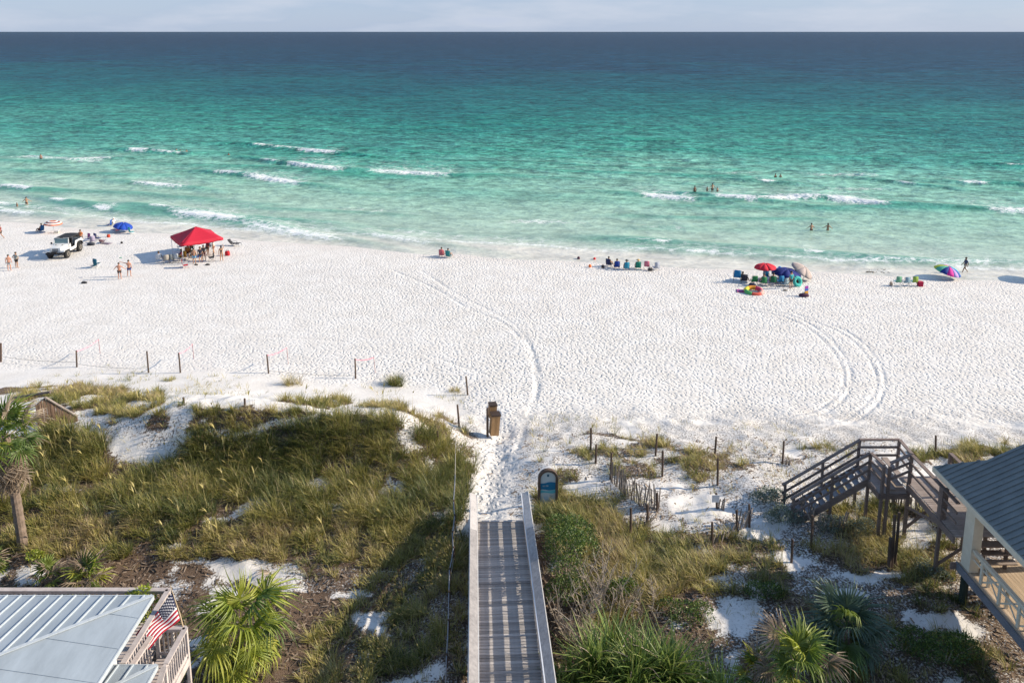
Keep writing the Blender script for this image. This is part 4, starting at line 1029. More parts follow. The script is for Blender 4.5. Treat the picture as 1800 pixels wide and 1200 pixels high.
# thin stray shoots and runners on the open sand
NS = 9000
sx_ = rng.uniform(-32, 26, NS); sy_ = rng.uniform(22, 50, NS); sz_ = ground(sx_, sy_); p1, p2, d1, s1, l1, t1 = cover_maps(sx_, sy_, sz_)
kk = ((d1 > .04) | (fbm(sx_*.5, sy_*.5, 211) > .54)) & (sy_ < 49-.10*(sx_+20)-3*(sx_ > -2)) & (np.abs(sx_+.75) > 1.6) & ~((sx_ < DX+.2) & (sy_ < DY+.1))
sx_, sy_, sz_ = sx_[kk], sy_[kk], sz_[kk]
G2 = tufts(sx_, sy_, sz_, rng.integers(2, 7, len(sx_)), rng.uniform(.15, .5, len(sx_)), np.clip(rng.normal(.55, .16, len(sx_)), .1, .9), .10, .014)
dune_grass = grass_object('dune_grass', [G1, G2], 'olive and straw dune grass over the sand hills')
# sea oats: tall stalks with seed heads
NO = 190
ox = rng.uniform(-29, 14, NO*6); oy = rng.uniform(30, 43, NO*6); oz = ground(ox, oy); _, _, d1, _, l1, _ = cover_maps(ox, oy, oz)
kk = np.where((d1 > .25) & (rng.uniform(0, 1, NO*6) < np.where(ox < -12, .6, np.where(ox < -2, .15, .08))))[0][:NO]; m = len(kk)
st_ = np.stack([ox[kk], oy[kk], oz[kk]], -1); az = rng.uniform(0, 2*np.pi, m); le = rng.uniform(.05, .45, m); LL = rng.uniform(.9, 1.7, m)
S1 = blades(st_, az, le, LL, np.full(m, .016), np.full(m, .72))
tipo = LL*(le*.8*.55+le*.64*.65); tipu = LL*(.8-.42*le*.64)
hb = st_+np.stack([np.cos(az)*tipo, np.sin(az)*tipo, tipu], -1); heads = []
for q in range(4): heads.append(blades(hb, az+rng.normal(0, .5, m), np.clip(le+rng.uniform(.2, .6, m), 0, 1.2), rng.uniform(.22, .38, m), np.full(m, .045), np.full(m, .70)))
grass_object('sea_oats', [S1]+heads, 'tall pale sea oats stalks rising from the dune grass')

def tuft_thing(px, py, L, nb, tone, spread, label):
    P = on_ground(px, py); t = thing('grass_tuft', P, label, 'grass', 'lone tufts on the sand')
    k_ = 14; a = rng.uniform(0, 6.28, k_); r = spread*np.sqrt(rng.uniform(0, 1, k_)); x = P.x+r*np.cos(a); y = P.y+r*np.sin(a)*.7; z = ground(x, y)
    g = tufts(x, y, z, np.full(k_, nb), np.full(k_, L), np.full(k_, tone), .14, .017)
    V = g[0]-np.array(P); grass_object('blades', [(V, g[1], g[2])], None, None, t)
tuft_thing(515, 676, .85, 16, .78, .55, 'pale wispy grass tuft right of a pink-taped post')
tuft_thing(697, 676, .75, 44, .22, .55, 'round green grass tuft casting a shadow on smooth sand')
tuft_thing(800, 688, .4, 10, .7, .4, 'thin dry tuft left of the post above the bins')
tuft_thing(297, 668, .35, 10, .5, .4, 'small dark tuft below the pink-taped pair of posts')

# ------------------------------------------------------------------ fan palms
def frond_mesh(seed, pet=.55, L=.85, nl=24, droop=.5, m=None, width=.075, arc=138):
    r_ = random.Random(seed); mb = MB()
    mb.tube([(0, 0, 0), (0, pet*.5, .05), (0, pet, .03)], [.02, .014, .011], 5)
    for i in range(nl):
        if r_.random() < .06: continue
        a = R(-arc+2*arc*i/(nl-1))+r_.gauss(0, .03); dx, dy = math.sin(a), math.cos(a)
        l = L*(.62+.38*math.cos(a*.5))*r_.uniform(.68, 1.1); dr = droop*r_.uniform(.4, 1.6)
        p0 = Vector((0, pet, .03)); p1 = p0+Vector((dx*l*.5, dy*l*.5, .05-.06*dr)); p2 = p0+Vector((dx*l*.82, dy*l*.82, -.22*dr*l)); p3 = p0+Vector((dx*l*.98, dy*l*.98, -.55*dr*l))
        s = Vector((dy, -dx, 0)); w_ = width
        mb.add([p0, p1+s*w_*.5+Vector((0, 0, .02)), p1-s*w_*.5+Vector((0, 0, .02)), p1-Vector((0, 0, .02)), p2+s*w_*.24, p2-s*w_*.24, p3], [(0, 1, 3), (0, 3, 2), (1, 4, 3), (2, 3, 5), (3, 4, 5), (4, 6, 5)])
    return mb.mesh('frond', m or L_PALM)
def palm(P, crown_z, label, n_fronds, mats, L=.85, pet=.6, trunk_r=.14, skirt=0, seed=1, low=-35, nl=24, lean=(0, 0), droop=.5, name='fan_palm', group='fan palms in the dunes'):
    r_ = random.Random(seed); t = thing(name, P, label, 'palm', group)
    H = crown_z-P.z; top = Vector((lean[0], lean[1], H))
    pts = [Vector((lean[0]*(k_/8)**1.5, lean[1]*(k_/8)**1.5, -.3+(H+.3)*k_/8)) for k_ in range(9)]
    mb = MB(); rr = []; pp = []
    for k_ in range(25):
        f = k_/24*8; i = min(int(f), 7); pp.append(pts[i].lerp(pts[i+1], f-i)); rr.append(trunk_r*(1.1-.15*k_/24)*(1.06 if k_ % 2 else .96))
    mb.tube(pp, rr, 12); mb.build('trunk', M_BARK, t)
    ms = [frond_mesh(seed*10+q, pet*r_.uniform(.8, 1.2), L, nl, droop*r_.uniform(.7, 1.3), mats[q % len(mats)], .045 if mats[q % len(mats)] is L_DEAD else .075) for q in range(4)]
    for i in range(n_fronds):
        az = i*2.39996+r_.uniform(-.25, .25); f = i/(n_fronds-1); el = R(82-(82-low)*f**.85+r_.uniform(-8, 8))
        o = link('frond', ms[i % 4], t); o.location = top+Vector((0, 0, .1-.35*f))
        o.rotation_euler = Matrix(((1, 0, 0), (0, 1, 0), (0, 0, 1))).to_euler()
        o.rotation_mode = 'QUATERNION'
        o.rotation_quaternion = (Matrix.Rotation(az, 4, 'Z') @ Matrix.Rotation(el, 4, 'X') @ Matrix.Rotation(r_.uniform(-.35, .35), 4, 'Y')).to_quaternion()
        s = r_.uniform(.85, 1.1); o.scale = (s, s, s)
    if skirt:
        dm_ = [frond_mesh(seed*10+7+q, pet*.8, L*.85, 16, 1.2, L_DEAD, .045, 95) for q in range(2)]
        for i in range(skirt):
            az = i*2.39996*1.7; o = link('dead_frond', dm_[i % 2], t); o.location = top+Vector((0, 0, -.35-(.8 if skirt < 30 else 1.0)*(i/skirt)))
            o.rotation_mode = 'QUATERNION'; o.rotation_quaternion = (Matrix.Rotation(az, 4, 'Z') @ Matrix.Rotation(R(-35-42*r_.random()), 4, 'X') @ Matrix.Rotation(r_.uniform(-.6, .6), 4, 'Y')).to_quaternion()
            s = r_.uniform(.8, 1.1); o.scale = (s, s, s)
    return t
P = on_ground(41, 962); Cc = at_y(28, 768, P.y)
palm(P, Cc.z, 'tall cabbage palm with a skirt of dead fronds at the left edge', 30, [L_PALM, L_PALMY, L_DEAD, L_PALM], 1.0, .95, .19, 34, 3, -25, lean=(-.25, .1), droop=.55)
Q = at_z(424, 1100, 3.1); palm(Vector((Q.x, Q.y, gz(Q.x, Q.y))), 3.1, 'bright yellow-green fan palm beside the timber deck', 20, [L_PALMY, L_PALMY, L_PALM, L_PALMY], 1.1, 1.0, .15, 4, 5, -60, droop=1.35, nl=38)
Q = at_z(1400, 1172, 3.6); palm(Vector((Q.x, Q.y, gz(Q.x, Q.y))), 3.6, 'sunlit fan palm with dry fronds at the lower right', 17, [L_PALM, L_PALMY, L_PALM, L_DEAD], .95, .8, .14, 8, 8, -35, nl=34, droop=.9)
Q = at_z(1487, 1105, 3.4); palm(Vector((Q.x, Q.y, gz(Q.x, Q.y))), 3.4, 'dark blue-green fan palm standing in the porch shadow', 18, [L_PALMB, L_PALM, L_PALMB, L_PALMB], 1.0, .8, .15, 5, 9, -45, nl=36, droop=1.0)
def palmetto(px, py, label, n_, s, mats, seed, low=5):
    P = on_ground(px, py); palm(P, P.z+.35, label, n_, mats, .75*s, .55*s, .12, 3, seed, low, 20, name='saw_palmetto', group='saw palmettos')
palmetto(155, 1028, 'saw palmetto with stiff dry-tipped fans behind the roof, right clump', 15, 1.0, [L_PALM, L_DEAD, L_PALMY, L_DEAD], 21, -5)
palmetto(85, 1030, 'saw palmetto behind the roof, lower left clump', 10, .8, [L_PALM, L_DEAD, L_DEAD, L_PALM], 22, -5)
palmetto(1330, 1200, 'straggly palmetto with brown fans left of the sunlit fan palm', 14, .9, [L_DEAD, L_PALM, L_DEAD, L_PALMY], 23)
palmetto(-20, 1010, 'saw palmetto clump cut by the left edge', 12, .9, [L_PALM, L_DEAD, L_PALM, L_PALM], 24)
P = on_ground(490, 1010); t = thing('fallen_frond', P+Vector((0, 0, .12)), 'fallen dead palm frond lying on white sand', 'frond')
o = link('frond_blade', frond_mesh(77, .4, .7, 18, .7, L_DEAD, .05, 100), t); o.rotation_euler = (.35, .1, 2.2)

# large spiky-leaved clumps at the bottom edge
def spiky(px, py, z, n_, L, label, seed, spread=.5):
    Q = at_z(px, py, z); P = Vector((Q.x, Q.y, gz(Q.x, Q.y))); r_ = random.Random(seed)
    t = thing('spiky_plant', P, label, 'plant', 'spiky grass-leaved clumps')
    ms = []
    for q in range(6):
        mb = MB(); cv = .18+.10*q; pts = [Vector((0, L*(s*.26+cv*s*s*.6), L*(s-cv*.55*s*s))) for s in (0, .25, .5, .75, 1)]; wv = [.05, .065, .055, .034, .002]; vs = []
        for p, w_ in zip(pts, wv): vs += [p+Vector((w_/2, 0, .006)), p-Vector((0, 0, .006)), p+Vector((-w_/2, 0, .006))]
        fs = []
        for i in range(4): a = 3*i; fs += [(a, a+1, a+4, a+3), (a+1, a+2, a+5, a+4)]
        ms.append(mb.add(vs, fs).mesh('leaf', L_SPIKE if q != 5 else L_DEAD))
    heads = [(spread*1.6*(q-3)/3+r_.gauss(0, .12), r_.gauss(0, spread*.5), r_.uniform(0, .5)) for q in range(7)]
    for i in range(n_):
        h_ = heads[i % 7]; o = link('leaf', ms[r_.choice((0, 1, 1, 2, 2, 3, 3, 4, 5))], t); o.location = (h_[0], h_[1], z-P.z-1.1+h_[2]*.9-1.1*r_.random()**2)
        s = r_.uniform(.7, 1.1); o.scale = (1.1, s, s); o.rotation_euler = (r_.gauss(0, .15), r_.gauss(0, .15), r_.uniform(0, 6.28))
    m_ = n_*3; hh = np.array(heads)[np.random.default_rng(seed).integers(0, 7, m_)]; q_ = np.random.default_rng(seed+1)
    base = np.stack([hh[:, 0]+q_.normal(0, .12, m_), hh[:, 1]+q_.normal(0, .12, m_), z-P.z-1.2+hh[:, 2]*.9-1.2*q_.uniform(0, 1, m_)**1.5], -1)
    V, F, T = blades(base, q_.uniform(0, 6.283, m_), np.clip(q_.normal(.5, .3, m_), .05, 1.2), L*q_.uniform(.6, 1.05, m_), np.full(m_, .05), np.clip(q_.normal(.4, .2, m_), 0, .8))
    me = bpy.data.meshes.new('inner_leaves'); fast_mesh(me, V, F); fattr(me, 'tint', T); me.materials.append(L_SPIKT); o = link('inner_leaves', me, t); o['kind'] = 'stuff'
    for h_ in heads: MB().tube([(h_[0], h_[1], -.3), (h_[0], h_[1], z-P.z-1.0+h_[2]*.9)], .09, 8).build('stem', M_BARK, t)
spiky(1105, 1135, 4.2, 298, 2.0, 'large spiky green clump at the bottom right of the boardwalk', 31, .8)
spiky(1215, 1180, 3.5, 190, 1.6, 'smaller spiky clump below the large one at the bottom edge', 32, .5)
spiky(1030, 1185, 3.4, 170, 1.5, 'spiky clump at the bottom edge beside the boardwalk rail', 33, .45)

# ------------------------------------------------------------------ leafy and bare shrubs
def leaf_cloud(centres, n_, size, seed, tones=(.1, .9)):
    r_ = np.random.default_rng(seed); C = np.array([c[:3] for c in centres]); Rr = np.array([c[3] for c in centres]); w_ = Rr**2/np.sum(Rr**2)
    k_ = r_.choice(len(C), n_, p=w_); d = r_.normal(0, 1, (n_, 3)); d /= np.linalg.norm(d, axis=1)[:, None]; d[:, 2] = np.abs(d[:, 2])*.9-.15*r_.uniform(0, 1, n_)
    rad = Rr[k_]*(.55+.5*r_.uniform(0, 1, n_)**.6); p = C[k_]+d*rad[:, None]
    a = r_.normal(0, 1, (n_, 3))+d*.8; a /= np.linalg.norm(a, axis=1)[:, None]; b = np.cross(a, r_.normal(0, 1, (n_, 3))); b /= np.linalg.norm(b, axis=1)[:, None]
    s = size*r_.uniform(.6, 1.3, n_)[:, None]; V = np.stack([p, p+a*s*.5+b*s*.28, p+a*s, p+a*s*.5-b*s*.28], 1).reshape(-1, 3)
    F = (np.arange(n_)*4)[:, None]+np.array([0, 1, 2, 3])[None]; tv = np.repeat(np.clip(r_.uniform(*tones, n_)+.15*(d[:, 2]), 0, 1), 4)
    return V, F, tv
def bush(px, py, label, centres, n_, size, m, seed, stems=7, group='dune shrubs', twigs=None, z=None):
    P = on_ground(px, py) if z is None else at_z(px, py, z); t = thing('shrub', P, label, 'shrub', group); r_ = random.Random(seed)
    V, F, T = leaf_cloud(centres, n_, size, seed); me = bpy.data.meshes.new('foliage'); fast_mesh(me, V, F); fattr(me, 'tint', T); me.materials.append(m); link('foliage', me, t)
    for i in range(stems):
        c = centres[i % len(centres)]; a = r_.uniform(0, 6.28); q = Vector(c[:3])+Vector((math.cos(a), math.sin(a), r_.uniform(0, .8)))*c[3]*.7
        MB().tube([(q.x*.15, q.y*.15, -.2), (q.x*.5, q.y*.5, q.z*.55), q], [.03, .02, .006], 5).build('stem', M_TWIG, t)
    return t
bush(990, 1035, 'dark green leafy shrub pressed against the boardwalk rail', [(0, 0, 2.0, .8), (.4, .7, 2.1, .7), (-.1, 1.3, 1.7, .7), (.8, 1.5, 1.3, .7), (.1, -1.0, 1.6, .7), (-.2, -1.7, 1.2, .6), (.9, .2, 1.6, .6), (0, .3, 1.3, .8), (.2, -1.3, 1.0, .7), (.3, -.3, 2.4, .55)], 7800, .085, L_BUSH, 41, 12)
def bare(px, py, label, n_, H, seed, sp=.6):
    P = on_ground(px, py); t = thing('bare_shrub', P, label, 'shrub', 'bare twiggy shrubs'); r_ = random.Random(seed)
    for i in range(n_):
        mb = MB(); a = r_.uniform(0, 6.28); l = H*r_.uniform(.6, 1.1); b = Vector((r_.gauss(0, sp*.5), r_.gauss(0, sp*.5), -.1)); tip = b+Vector((math.cos(a)*l*.4, math.sin(a)*l*.4, l)); mid = b.lerp(tip, .5)+Vector((r_.gauss(0, .08), r_.gauss(0, .08), .05))
        mb.tube([b, mid, tip], [.028, .019, .008], 5)
        for q in range(7):
            s = b.lerp(mid, r_.random()) if q < 3 else mid.lerp(tip, r_.random()*.8); e = s+Vector((r_.gauss(0, .2), r_.gauss(0, .2), r_.uniform(.15, .5))); mb.tube([s, s.lerp(e, .5)+Vector((r_.gauss(0, .03), 0, .02)), e], [.012, .009, .005], 4)
        mb.build('branch', M_TWIG, t)
bare(1040, 1075, 'bare grey twiggy shrub between the leafy shrub and the spiky clump', 34, 2.3, 51, 1.1)
bare(1015, 1135, 'bare pale twigs close to the boardwalk rail, near the bottom edge', 24, 2.0, 52, .8)
bare(1120, 1080, 'low brown bare shrub above the large spiky clump', 20, 1.2, 53, .9)
bush(1085, 1062, 'small green shrub among bare twigs right of the leafy shrub', [(0, 0, .6, .45), (.4, .3, .5, .4)], 1100, .08, L_BUSH, 42)
bush(1350, 882, 'round silver-green shrub left of the stair foot, upper one', [(0, 0, .25, .55), (.5, .1, .2, .45), (-.45, 0, .18, .4)], 1700, .075, L_SILV, 43, group='silver-green shrubs')
bush(1377, 918, 'silver-green shrub below the upper one, in front of the stairs', [(0, 0, .28, .6), (.55, .05, .2, .45), (-.5, .1, .15, .4)], 1900, .075, L_SILV, 44, group='silver-green shrubs')
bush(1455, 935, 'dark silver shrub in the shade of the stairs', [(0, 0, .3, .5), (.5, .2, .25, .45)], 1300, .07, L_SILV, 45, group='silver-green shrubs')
bush(1505, 935, 'low pale silver shrub under the walkover landing', [(0, 0, .2, .4), (.5, .2, .2, .4), (-.3, .4, .2, .3)], 1100, .07, L_SILV, 46, group='silver-green shrubs')
bush(1625, 1010, 'low silver creeping shrub below the thick walkover post', [(0, 0, .12, .4), (.5, -.3, .12, .4), (.2, .5, .12, .35)], 900, .07, L_SILV, 49, group='silver-green shrubs')
bush(320, 805, 'small silver shrub in the mound grass beside the bare sand', [(0, 0, .3, .4), (.3, 0, .25, .3)], 700, .07, L_SILV, 50, group='silver-green shrubs')
bush(1660, 1165, 'dark evergreen shrub in deep shade at the lower right', [(0, 0, .5, .7), (.7, .2, .4, .6), (-.6, 0, .35, .5)], 2600, .08, L_BUSH, 47)
bush(1205, 1095, 'low dark shrub right of the large spiky clump', [(0, 0, .3, .6), (.6, .2, .25, .5), (-.5, .4, .25, .5)], 1700, .08, L_BUSH, 61)
bush(1585, 1140, 'low dark shrub between the blue-green palm and the deep shade shrub', [(0, 0, .25, .5), (.6, .2, .2, .5)], 1300, .08, L_BUSH, 62)
bush(1330, 1050, 'small dark shrub at the upper rim of the shaded sand', [(0, 0, .25, .45), (.6, .1, .2, .4)], 1100, .08, L_BUSH, 63)
bush(60, 988, 'small bright yellow-green plant at the foot of the left palm', [(0, 0, .3, .28), (.2, .1, .2, .2)], 260, .10, L_YEL, 48, 4)
# climbing plant on the deck rail
Q = at_z(245, 1048, 5.25); 
bush(245, 1048, 'yellow-green plant growing over the deck rail by the flag', [(0, -.15, -.15, .33), (.38, -.15, -.15, .28), (.12, 0, .18, .22), (-.3, 0, -.1, .25), (.42, -.35, -.6, .25)], 620, .12, L_YEL, 60, 5, 'deck plants', z=5.25)

# leaf litter: loose brown scraps lying where the soil is covered
NLt = 42000
lx = rng.uniform(-27, 22, NLt); ly = rng.uniform(20.5, 40, NLt); lz = ground(lx, ly); _, _, d1, s1, _, _ = cover_maps(lx, ly, lz)
kk = (rng.uniform(0, 1, NLt) < np.clip(s1*1.2-.1, .015, 1)) & ~((np.abs(lx-(a2.x+slope*(ly-a2.y))) < 1.2) & (ly < a1.y+.3)) & ~((lx < DX+.2) & (ly < DY+.1))
lx, ly, lz = lx[kk], ly[kk], lz[kk]; m = len(lx)
a = rng.uniform(0, 6.283, m); l = rng.uniform(.04, .16, m); w_ = rng.uniform(.008, .035, m); dx, dy = np.cos(a), np.sin(a); z1 = lz+rng.uniform(.005, .05, m); z2 = lz+rng.uniform(.005, .07, m)
V = np.stack([np.stack([lx-dx*l-dy*w_, ly-dy*l+dx*w_, z1], -1), np.stack([lx-dx*l+dy*w_, ly-dy*l-dx*w_, z1+.01], -1), np.stack([lx+dx*l+dy*w_, ly+dy*l-dx*w_, z2], -1), np.stack([lx+dx*l-dy*w_, ly+dy*l+dx*w_, z2+.012], -1)], 1).reshape(-1, 3)
me = bpy.data.meshes.new('leaf_litter'); fast_mesh(me, V, np.arange(m*4).reshape(-1, 4)); fattr(me, 'tint', np.repeat(rng.uniform(0, 1, m), 4))
me.materials.append(leaf_mat('litter_scrap', [(0, (.07, .045, .03)), (.5, (.22, .15, .10)), (1, (.42, .32, .23))], .1, 'tint')); tag(link('leaf_litter', me), 'brown leaf litter and twigs scattered over the soil', None, None, 'stuff')
# ------------------------------------------------------------------ people
SKIN = {'tan': (.42, .235, .145), 'fair': (.56, .35, .25), 'dark': (.20, .105, .062), 'red': (.50, .25, .165)}
def fabric(c): 
    k_ = 'cloth_%d_%d_%d' % tuple(int(v*255) for v in c); return mat(k_, c, .85, .06, 9)
EYE = mat('face_dark', (.03, .02, .018), .5)
def joints(pose):
    J = dict(pelvis=(0, 0, .95), waist=(0, .01, 1.10), chest=(0, -.01, 1.30), neck=(0, 0, 1.47), head=(0, .02, 1.58), crown=(0, .015, 1.69))
    for s, sx in (('l', -1), ('r', 1)):
        J.update({'hip'+s: (.095*sx, 0, .90), 'knee'+s: (.11*sx, .02, .49), 'ank'+s: (.12*sx, -.02, .09), 'toe'+s: (.14*sx, .15, .035),
                  'sho'+s: (.18*sx, -.01, 1.40), 'elb'+s: (.25*sx, -.03, 1.12), 'wri'+s: (.27*sx, .05, .88), 'hand'+s: (.275*sx, .08, .79)})
    if pose == 'walk':
        J.update(kneel=(-.10, .20, .52), ankl=(-.10, .32, .10), toel=(-.10, .48, .07), kneer=(.10, -.03, .48), ankr=(.10, -.33, .13), toer=(.10, -.20, .04), elbl=(-.25, -.14, 1.13), wril=(-.26, -.10, .88), handl=(-.26, -.06, .79), elbr=(.25, .06, 1.13), wrir=(.25, .22, .93), handr=(.25, .28, .86))
    if pose == 'hips':
        J.update(elbl=(-.40, -.06, 1.16), wril=(-.22, .04, 1.0), handl=(-.15, .08, .98), elbr=(.40, -.06, 1.16), wrir=(.22, .04, 1.0), handr=(.15, .08, .98))
    if pose == 'throw':
        J.update(elbl=(-.46, .05, 1.46), wril=(-.72, .08, 1.55), handl=(-.81, .09, 1.58), kneel=(-.16, .06, .49), ankl=(-.2, 0, .09), toel=(-.25, .16, .035))
    if pose == 'arms_out':
        J.update(elbl=(-.38, .02, 1.20), wril=(-.50, .14, 1.06), handl=(-.56, .18, 1.02), elbr=(.38, .02, 1.20), wrir=(.50, .14, 1.06), handr=(.56, .18, 1.02))
    if pose == 'up':
        J.update(elbr=(.30, .05, 1.56), wrir=(.20, .08, 1.78), handr=(.17, .08, 1.87))
    if pose == 'sit':
        J = dict(pelvis=(0, 0, .36), waist=(0, -.06, .50), chest=(0, -.14, .69), neck=(0, -.17, .86), head=(0, -.15, .97), crown=(0, -.16, 1.08))
        for s, sx in (('l', -1), ('r', 1)):
            J.update({'hip'+s: (.10*sx, .03, .35), 'knee'+s: (.13*sx, .43, .46), 'ank'+s: (.13*sx, .62, .10), 'toe'+s: (.14*sx, .78, .05),
                      'sho'+s: (.18*sx, -.15, .79), 'elb'+s: (.28*sx, -.08, .54), 'wri'+s: (.25*sx, .16, .52), 'hand'+s: (.22*sx, .24, .52)})
    if pose == 'child':
        for k_ in ('head', 'crown', 'neck'): J[k_] = J[k_]
    return J
RAD = dict(pelvis=.135, waist=.12, chest=.145, neck=.058, head=.092, crown=.082, hip=.092, knee=.058, ank=.040, toe=.030, sho=.062, elb=.043, wri=.030, hand=.032)
EDG = [('pelvis', 'waist'), ('waist', 'chest'), ('chest', 'neck'), ('neck', 'head'), ('head', 'crown')]
for s in 'lr': EDG += [('pelvis', 'hip'+s), ('hip'+s, 'knee'+s), ('knee'+s, 'ank'+s), ('ank'+s, 'toe'+s), ('chest', 'sho'+s), ('sho'+s, 'elb'+s), ('elb'+s, 'wri'+s), ('wri'+s, 'hand'+s)]
def rad(n_): return RAD[n_] if n_ in RAD else RAD[n_[:-1]]
def skin_obj(verts, radii, edges):
    me = bpy.data.meshes.new('skin'); me.from_pydata(verts, edges, []); o = bpy.data.objects.new('skin', me); COL.objects.link(o)
    md = o.modifiers.new('skin', 'SKIN'); md.use_smooth_shade = True
    if not me.skin_vertices:
        bm = bmesh.new(); bm.from_mesh(me); bm.verts.layers.skin.verify(); bm.to_mesh(me); bm.free()
    for i, d in enumerate(me.skin_vertices[0].data): d.radius = (radii[i], radii[i]); d.use_root = (i == 0)
    sb = o.modifiers.new('smooth', 'SUBSURF'); sb.levels = 1; sb.render_levels = 1
    return o
POSES = ['stand', 'walk', 'hips', 'throw', 'arms_out', 'up', 'sit']
tmp = {}
for ps in POSES:
    J = joints(ps); names = list(J); 
    tmp[ps, 'body'] = skin_obj([J[k_] for k_ in names], [rad(k_) for k_ in names], [(names.index(a), names.index(b)) for a, b in EDG])
    V3 = {k_: Vector(v) for k_, v in J.items()}
    # shorts
    vs = [V3['pelvis']+Vector((0, 0, .05)) if ps != 'sit' else V3['pelvis']+(V3['waist']-V3['pelvis'])*.4, V3['hipl'], V3['hipl'].lerp(V3['kneel'], .62), V3['hipr'], V3['hipr'].lerp(V3['kneer'], .62)]
    tmp[ps, 'shorts'] = skin_obj([tuple(v) for v in vs], [.145, .112, .098, .112, .098], [(0, 1), (1, 2), (0, 3), (3, 4)])
    vs = [V3['pelvis'], V3['hipl'].lerp(V3['kneel'], .08), V3['hipr'].lerp(V3['kneer'], .08)]
    tmp[ps, 'briefs'] = skin_obj([tuple(v) for v in vs], [.142, .105, .105], [(0, 1), (0, 2)])
    vs = [V3['waist'], V3['pelvis'], V3['chest'], V3['chest'].lerp(V3['neck'], .5), V3['shol'], V3['shol'].lerp(V3['elbl'], .7), V3['shor'], V3['shor'].lerp(V3['elbr'], .7)]
    tmp[ps, 'shirt'] = skin_obj([tuple(v) for v in vs], [.140, .142, .160, .085, .078, .066, .078, .066], [(0, 1), (0, 2), (2, 3), (2, 4), (4, 5), (2, 6), (6, 7)])
    vs = [V3['waist'], V3['pelvis'], V3['chest'], V3['hipl'].lerp(V3['kneel'], .06), V3['hipr'].lerp(V3['kneer'], .06)]
    tmp[ps, 'swimsuit'] = skin_obj([tuple(v) for v in vs], [.128, .142, .152, .103, .103], [(0, 1), (0, 2), (1, 3), (1, 4)])
    vs = [V3['chest'].lerp(V3['waist'], .15), V3['chest'].lerp(V3['neck'], .1)]
    tmp[ps, 'bikini_top'] = skin_obj([tuple(v) for v in vs], [.150, .153], [(0, 1)])
dg = bpy.context.evaluated_depsgraph_get(); dg.update(); PM = {}
for key, o in tmp.items():
    me = bpy.data.meshes.new_from_object(o.evaluated_get(dg)); PM[key] = me
for o in tmp.values(): bpy.data.objects.remove(o)
def add_details(me, J):
    """fingers, nose, eyes and mouth joined into the body mesh"""
    bm = bmesh.new(); bm.from_mesh(me)
    def cone(p, q, r0, r1, mi=0):
        mb = MB().tube([p, Vector(p).lerp(Vector(q), .5), q], [r0, (r0+r1)/2, r1], 4); vs = [bm.verts.new(v) for v in mb.v]
        for f in mb.f:
            fc = bm.faces.new([vs[i] for i in f]); fc.material_index = mi; fc.smooth = True
    for s, sx in (('l', -1), ('r', 1)):
        h_ = Vector(J['hand'+s]); w_ = Vector(J['wri'+s]); d = (h_-w_).normalized(); side = d.cross(Vector((1, 0, 0)) if abs(d.x) < .8 else Vector((0, 1, 0))).normalized(); bend = d.cross(side)*.02
        for f in range(4): b = h_+side*(.024*(f-1.5)/1.5); cone(b, b+d*(.085, .095, .09, .07)[f]+bend, .010, .006)
        b = w_.lerp(h_, .55)+side*-.028; cone(b, b+d*.045-side*.035, .011, .007)
    hd = Vector(J['head']); cone(hd+Vector((0, .085, .02)), hd+Vector((0, .118, -.005)), .018, .008)
    for sx in (-1, 1): cone(hd+Vector((.034*sx, .080, .035)), hd+Vector((.034*sx, .092, .035)), .010, .008, 1); cone(hd+Vector((.088*sx, 0, .01)), hd+Vector((.103*sx, -.01, .02)), .018, .012)
    cone(hd+Vector((-.02, .086, -.045)), hd+Vector((.02, .086, -.045)), .006, .006, 1)
    bm.to_mesh(me); bm.free()
for ps in POSES: PM[ps, 'body'].materials.append(mat('skin_tan', SKIN['tan'], .6)); PM[ps, 'body'].materials.append(EYE); add_details(PM[ps, 'body'], joints(ps))
def hair_mesh(long=False):
    mb = MB().ball((0, -.012, .075), (.108, .118, .105), 12, 6, z0=-.25)
    if long: mb.ball((0, -.075, -.02), (.085, .05, .16), 10, 6)
    return mb.mesh('hair', mat('hair_default', (.04, .025, .015), .6), True)
HAIR = {False: hair_mesh(), True: hair_mesh(True)}
def hat_mesh():
    mb = MB().ball((0, 0, .07), (.115, .125, .12), 14, 5, z0=-.1); mb.tube([(0, 0, .065), (0, 0, .075), (0, 0, .085)], [.22, .215, .12], 16); return mb.mesh('hat', fabric((.6, .5, .35)), True)
HAT = hat_mesh()
def put(me, name, parent, m):
    o = link(name, me, parent); 
    if not me.materials: me.materials.append(m)
    o.material_slots[0].link = 'OBJECT'; o.material_slots[0].material = m; return o
def person(loc, pose, rz, label, skin='tan', wear=(('shorts', (.05, .05, .06)),), hair=(.03, .02, .012), long=False, h=1.75, hat=None, group='people on the beach'):
    sm_ = mat('skin_'+skin, SKIN[skin], .6, .05, 6)
    b = link('person', PM[pose, 'body']); b.material_slots[0].link = 'OBJECT'; b.material_slots[0].material = sm_
    b.location = loc; b.rotation_euler = (0, 0, R(rz)); s = h/1.78; b.scale = (s, s, s); tag(b, label, 'person', group)
    for nm, c in wear: put(PM[pose, nm], nm, b, fabric(c))
    hd = Vector(joints(pose)['head']); hm_ = put(HAIR[long], 'hair', b, mat('hair_%d' % int(hair[0]*999), hair, .6)); hm_.location = hd
    if hat: q = put(HAT, 'hat', b, fabric(hat)); q.location = hd+Vector((0, 0, .02))
    return b
def ppl(px, py, *a, **k_): return person(on_ground(px, py), *a, **k_)

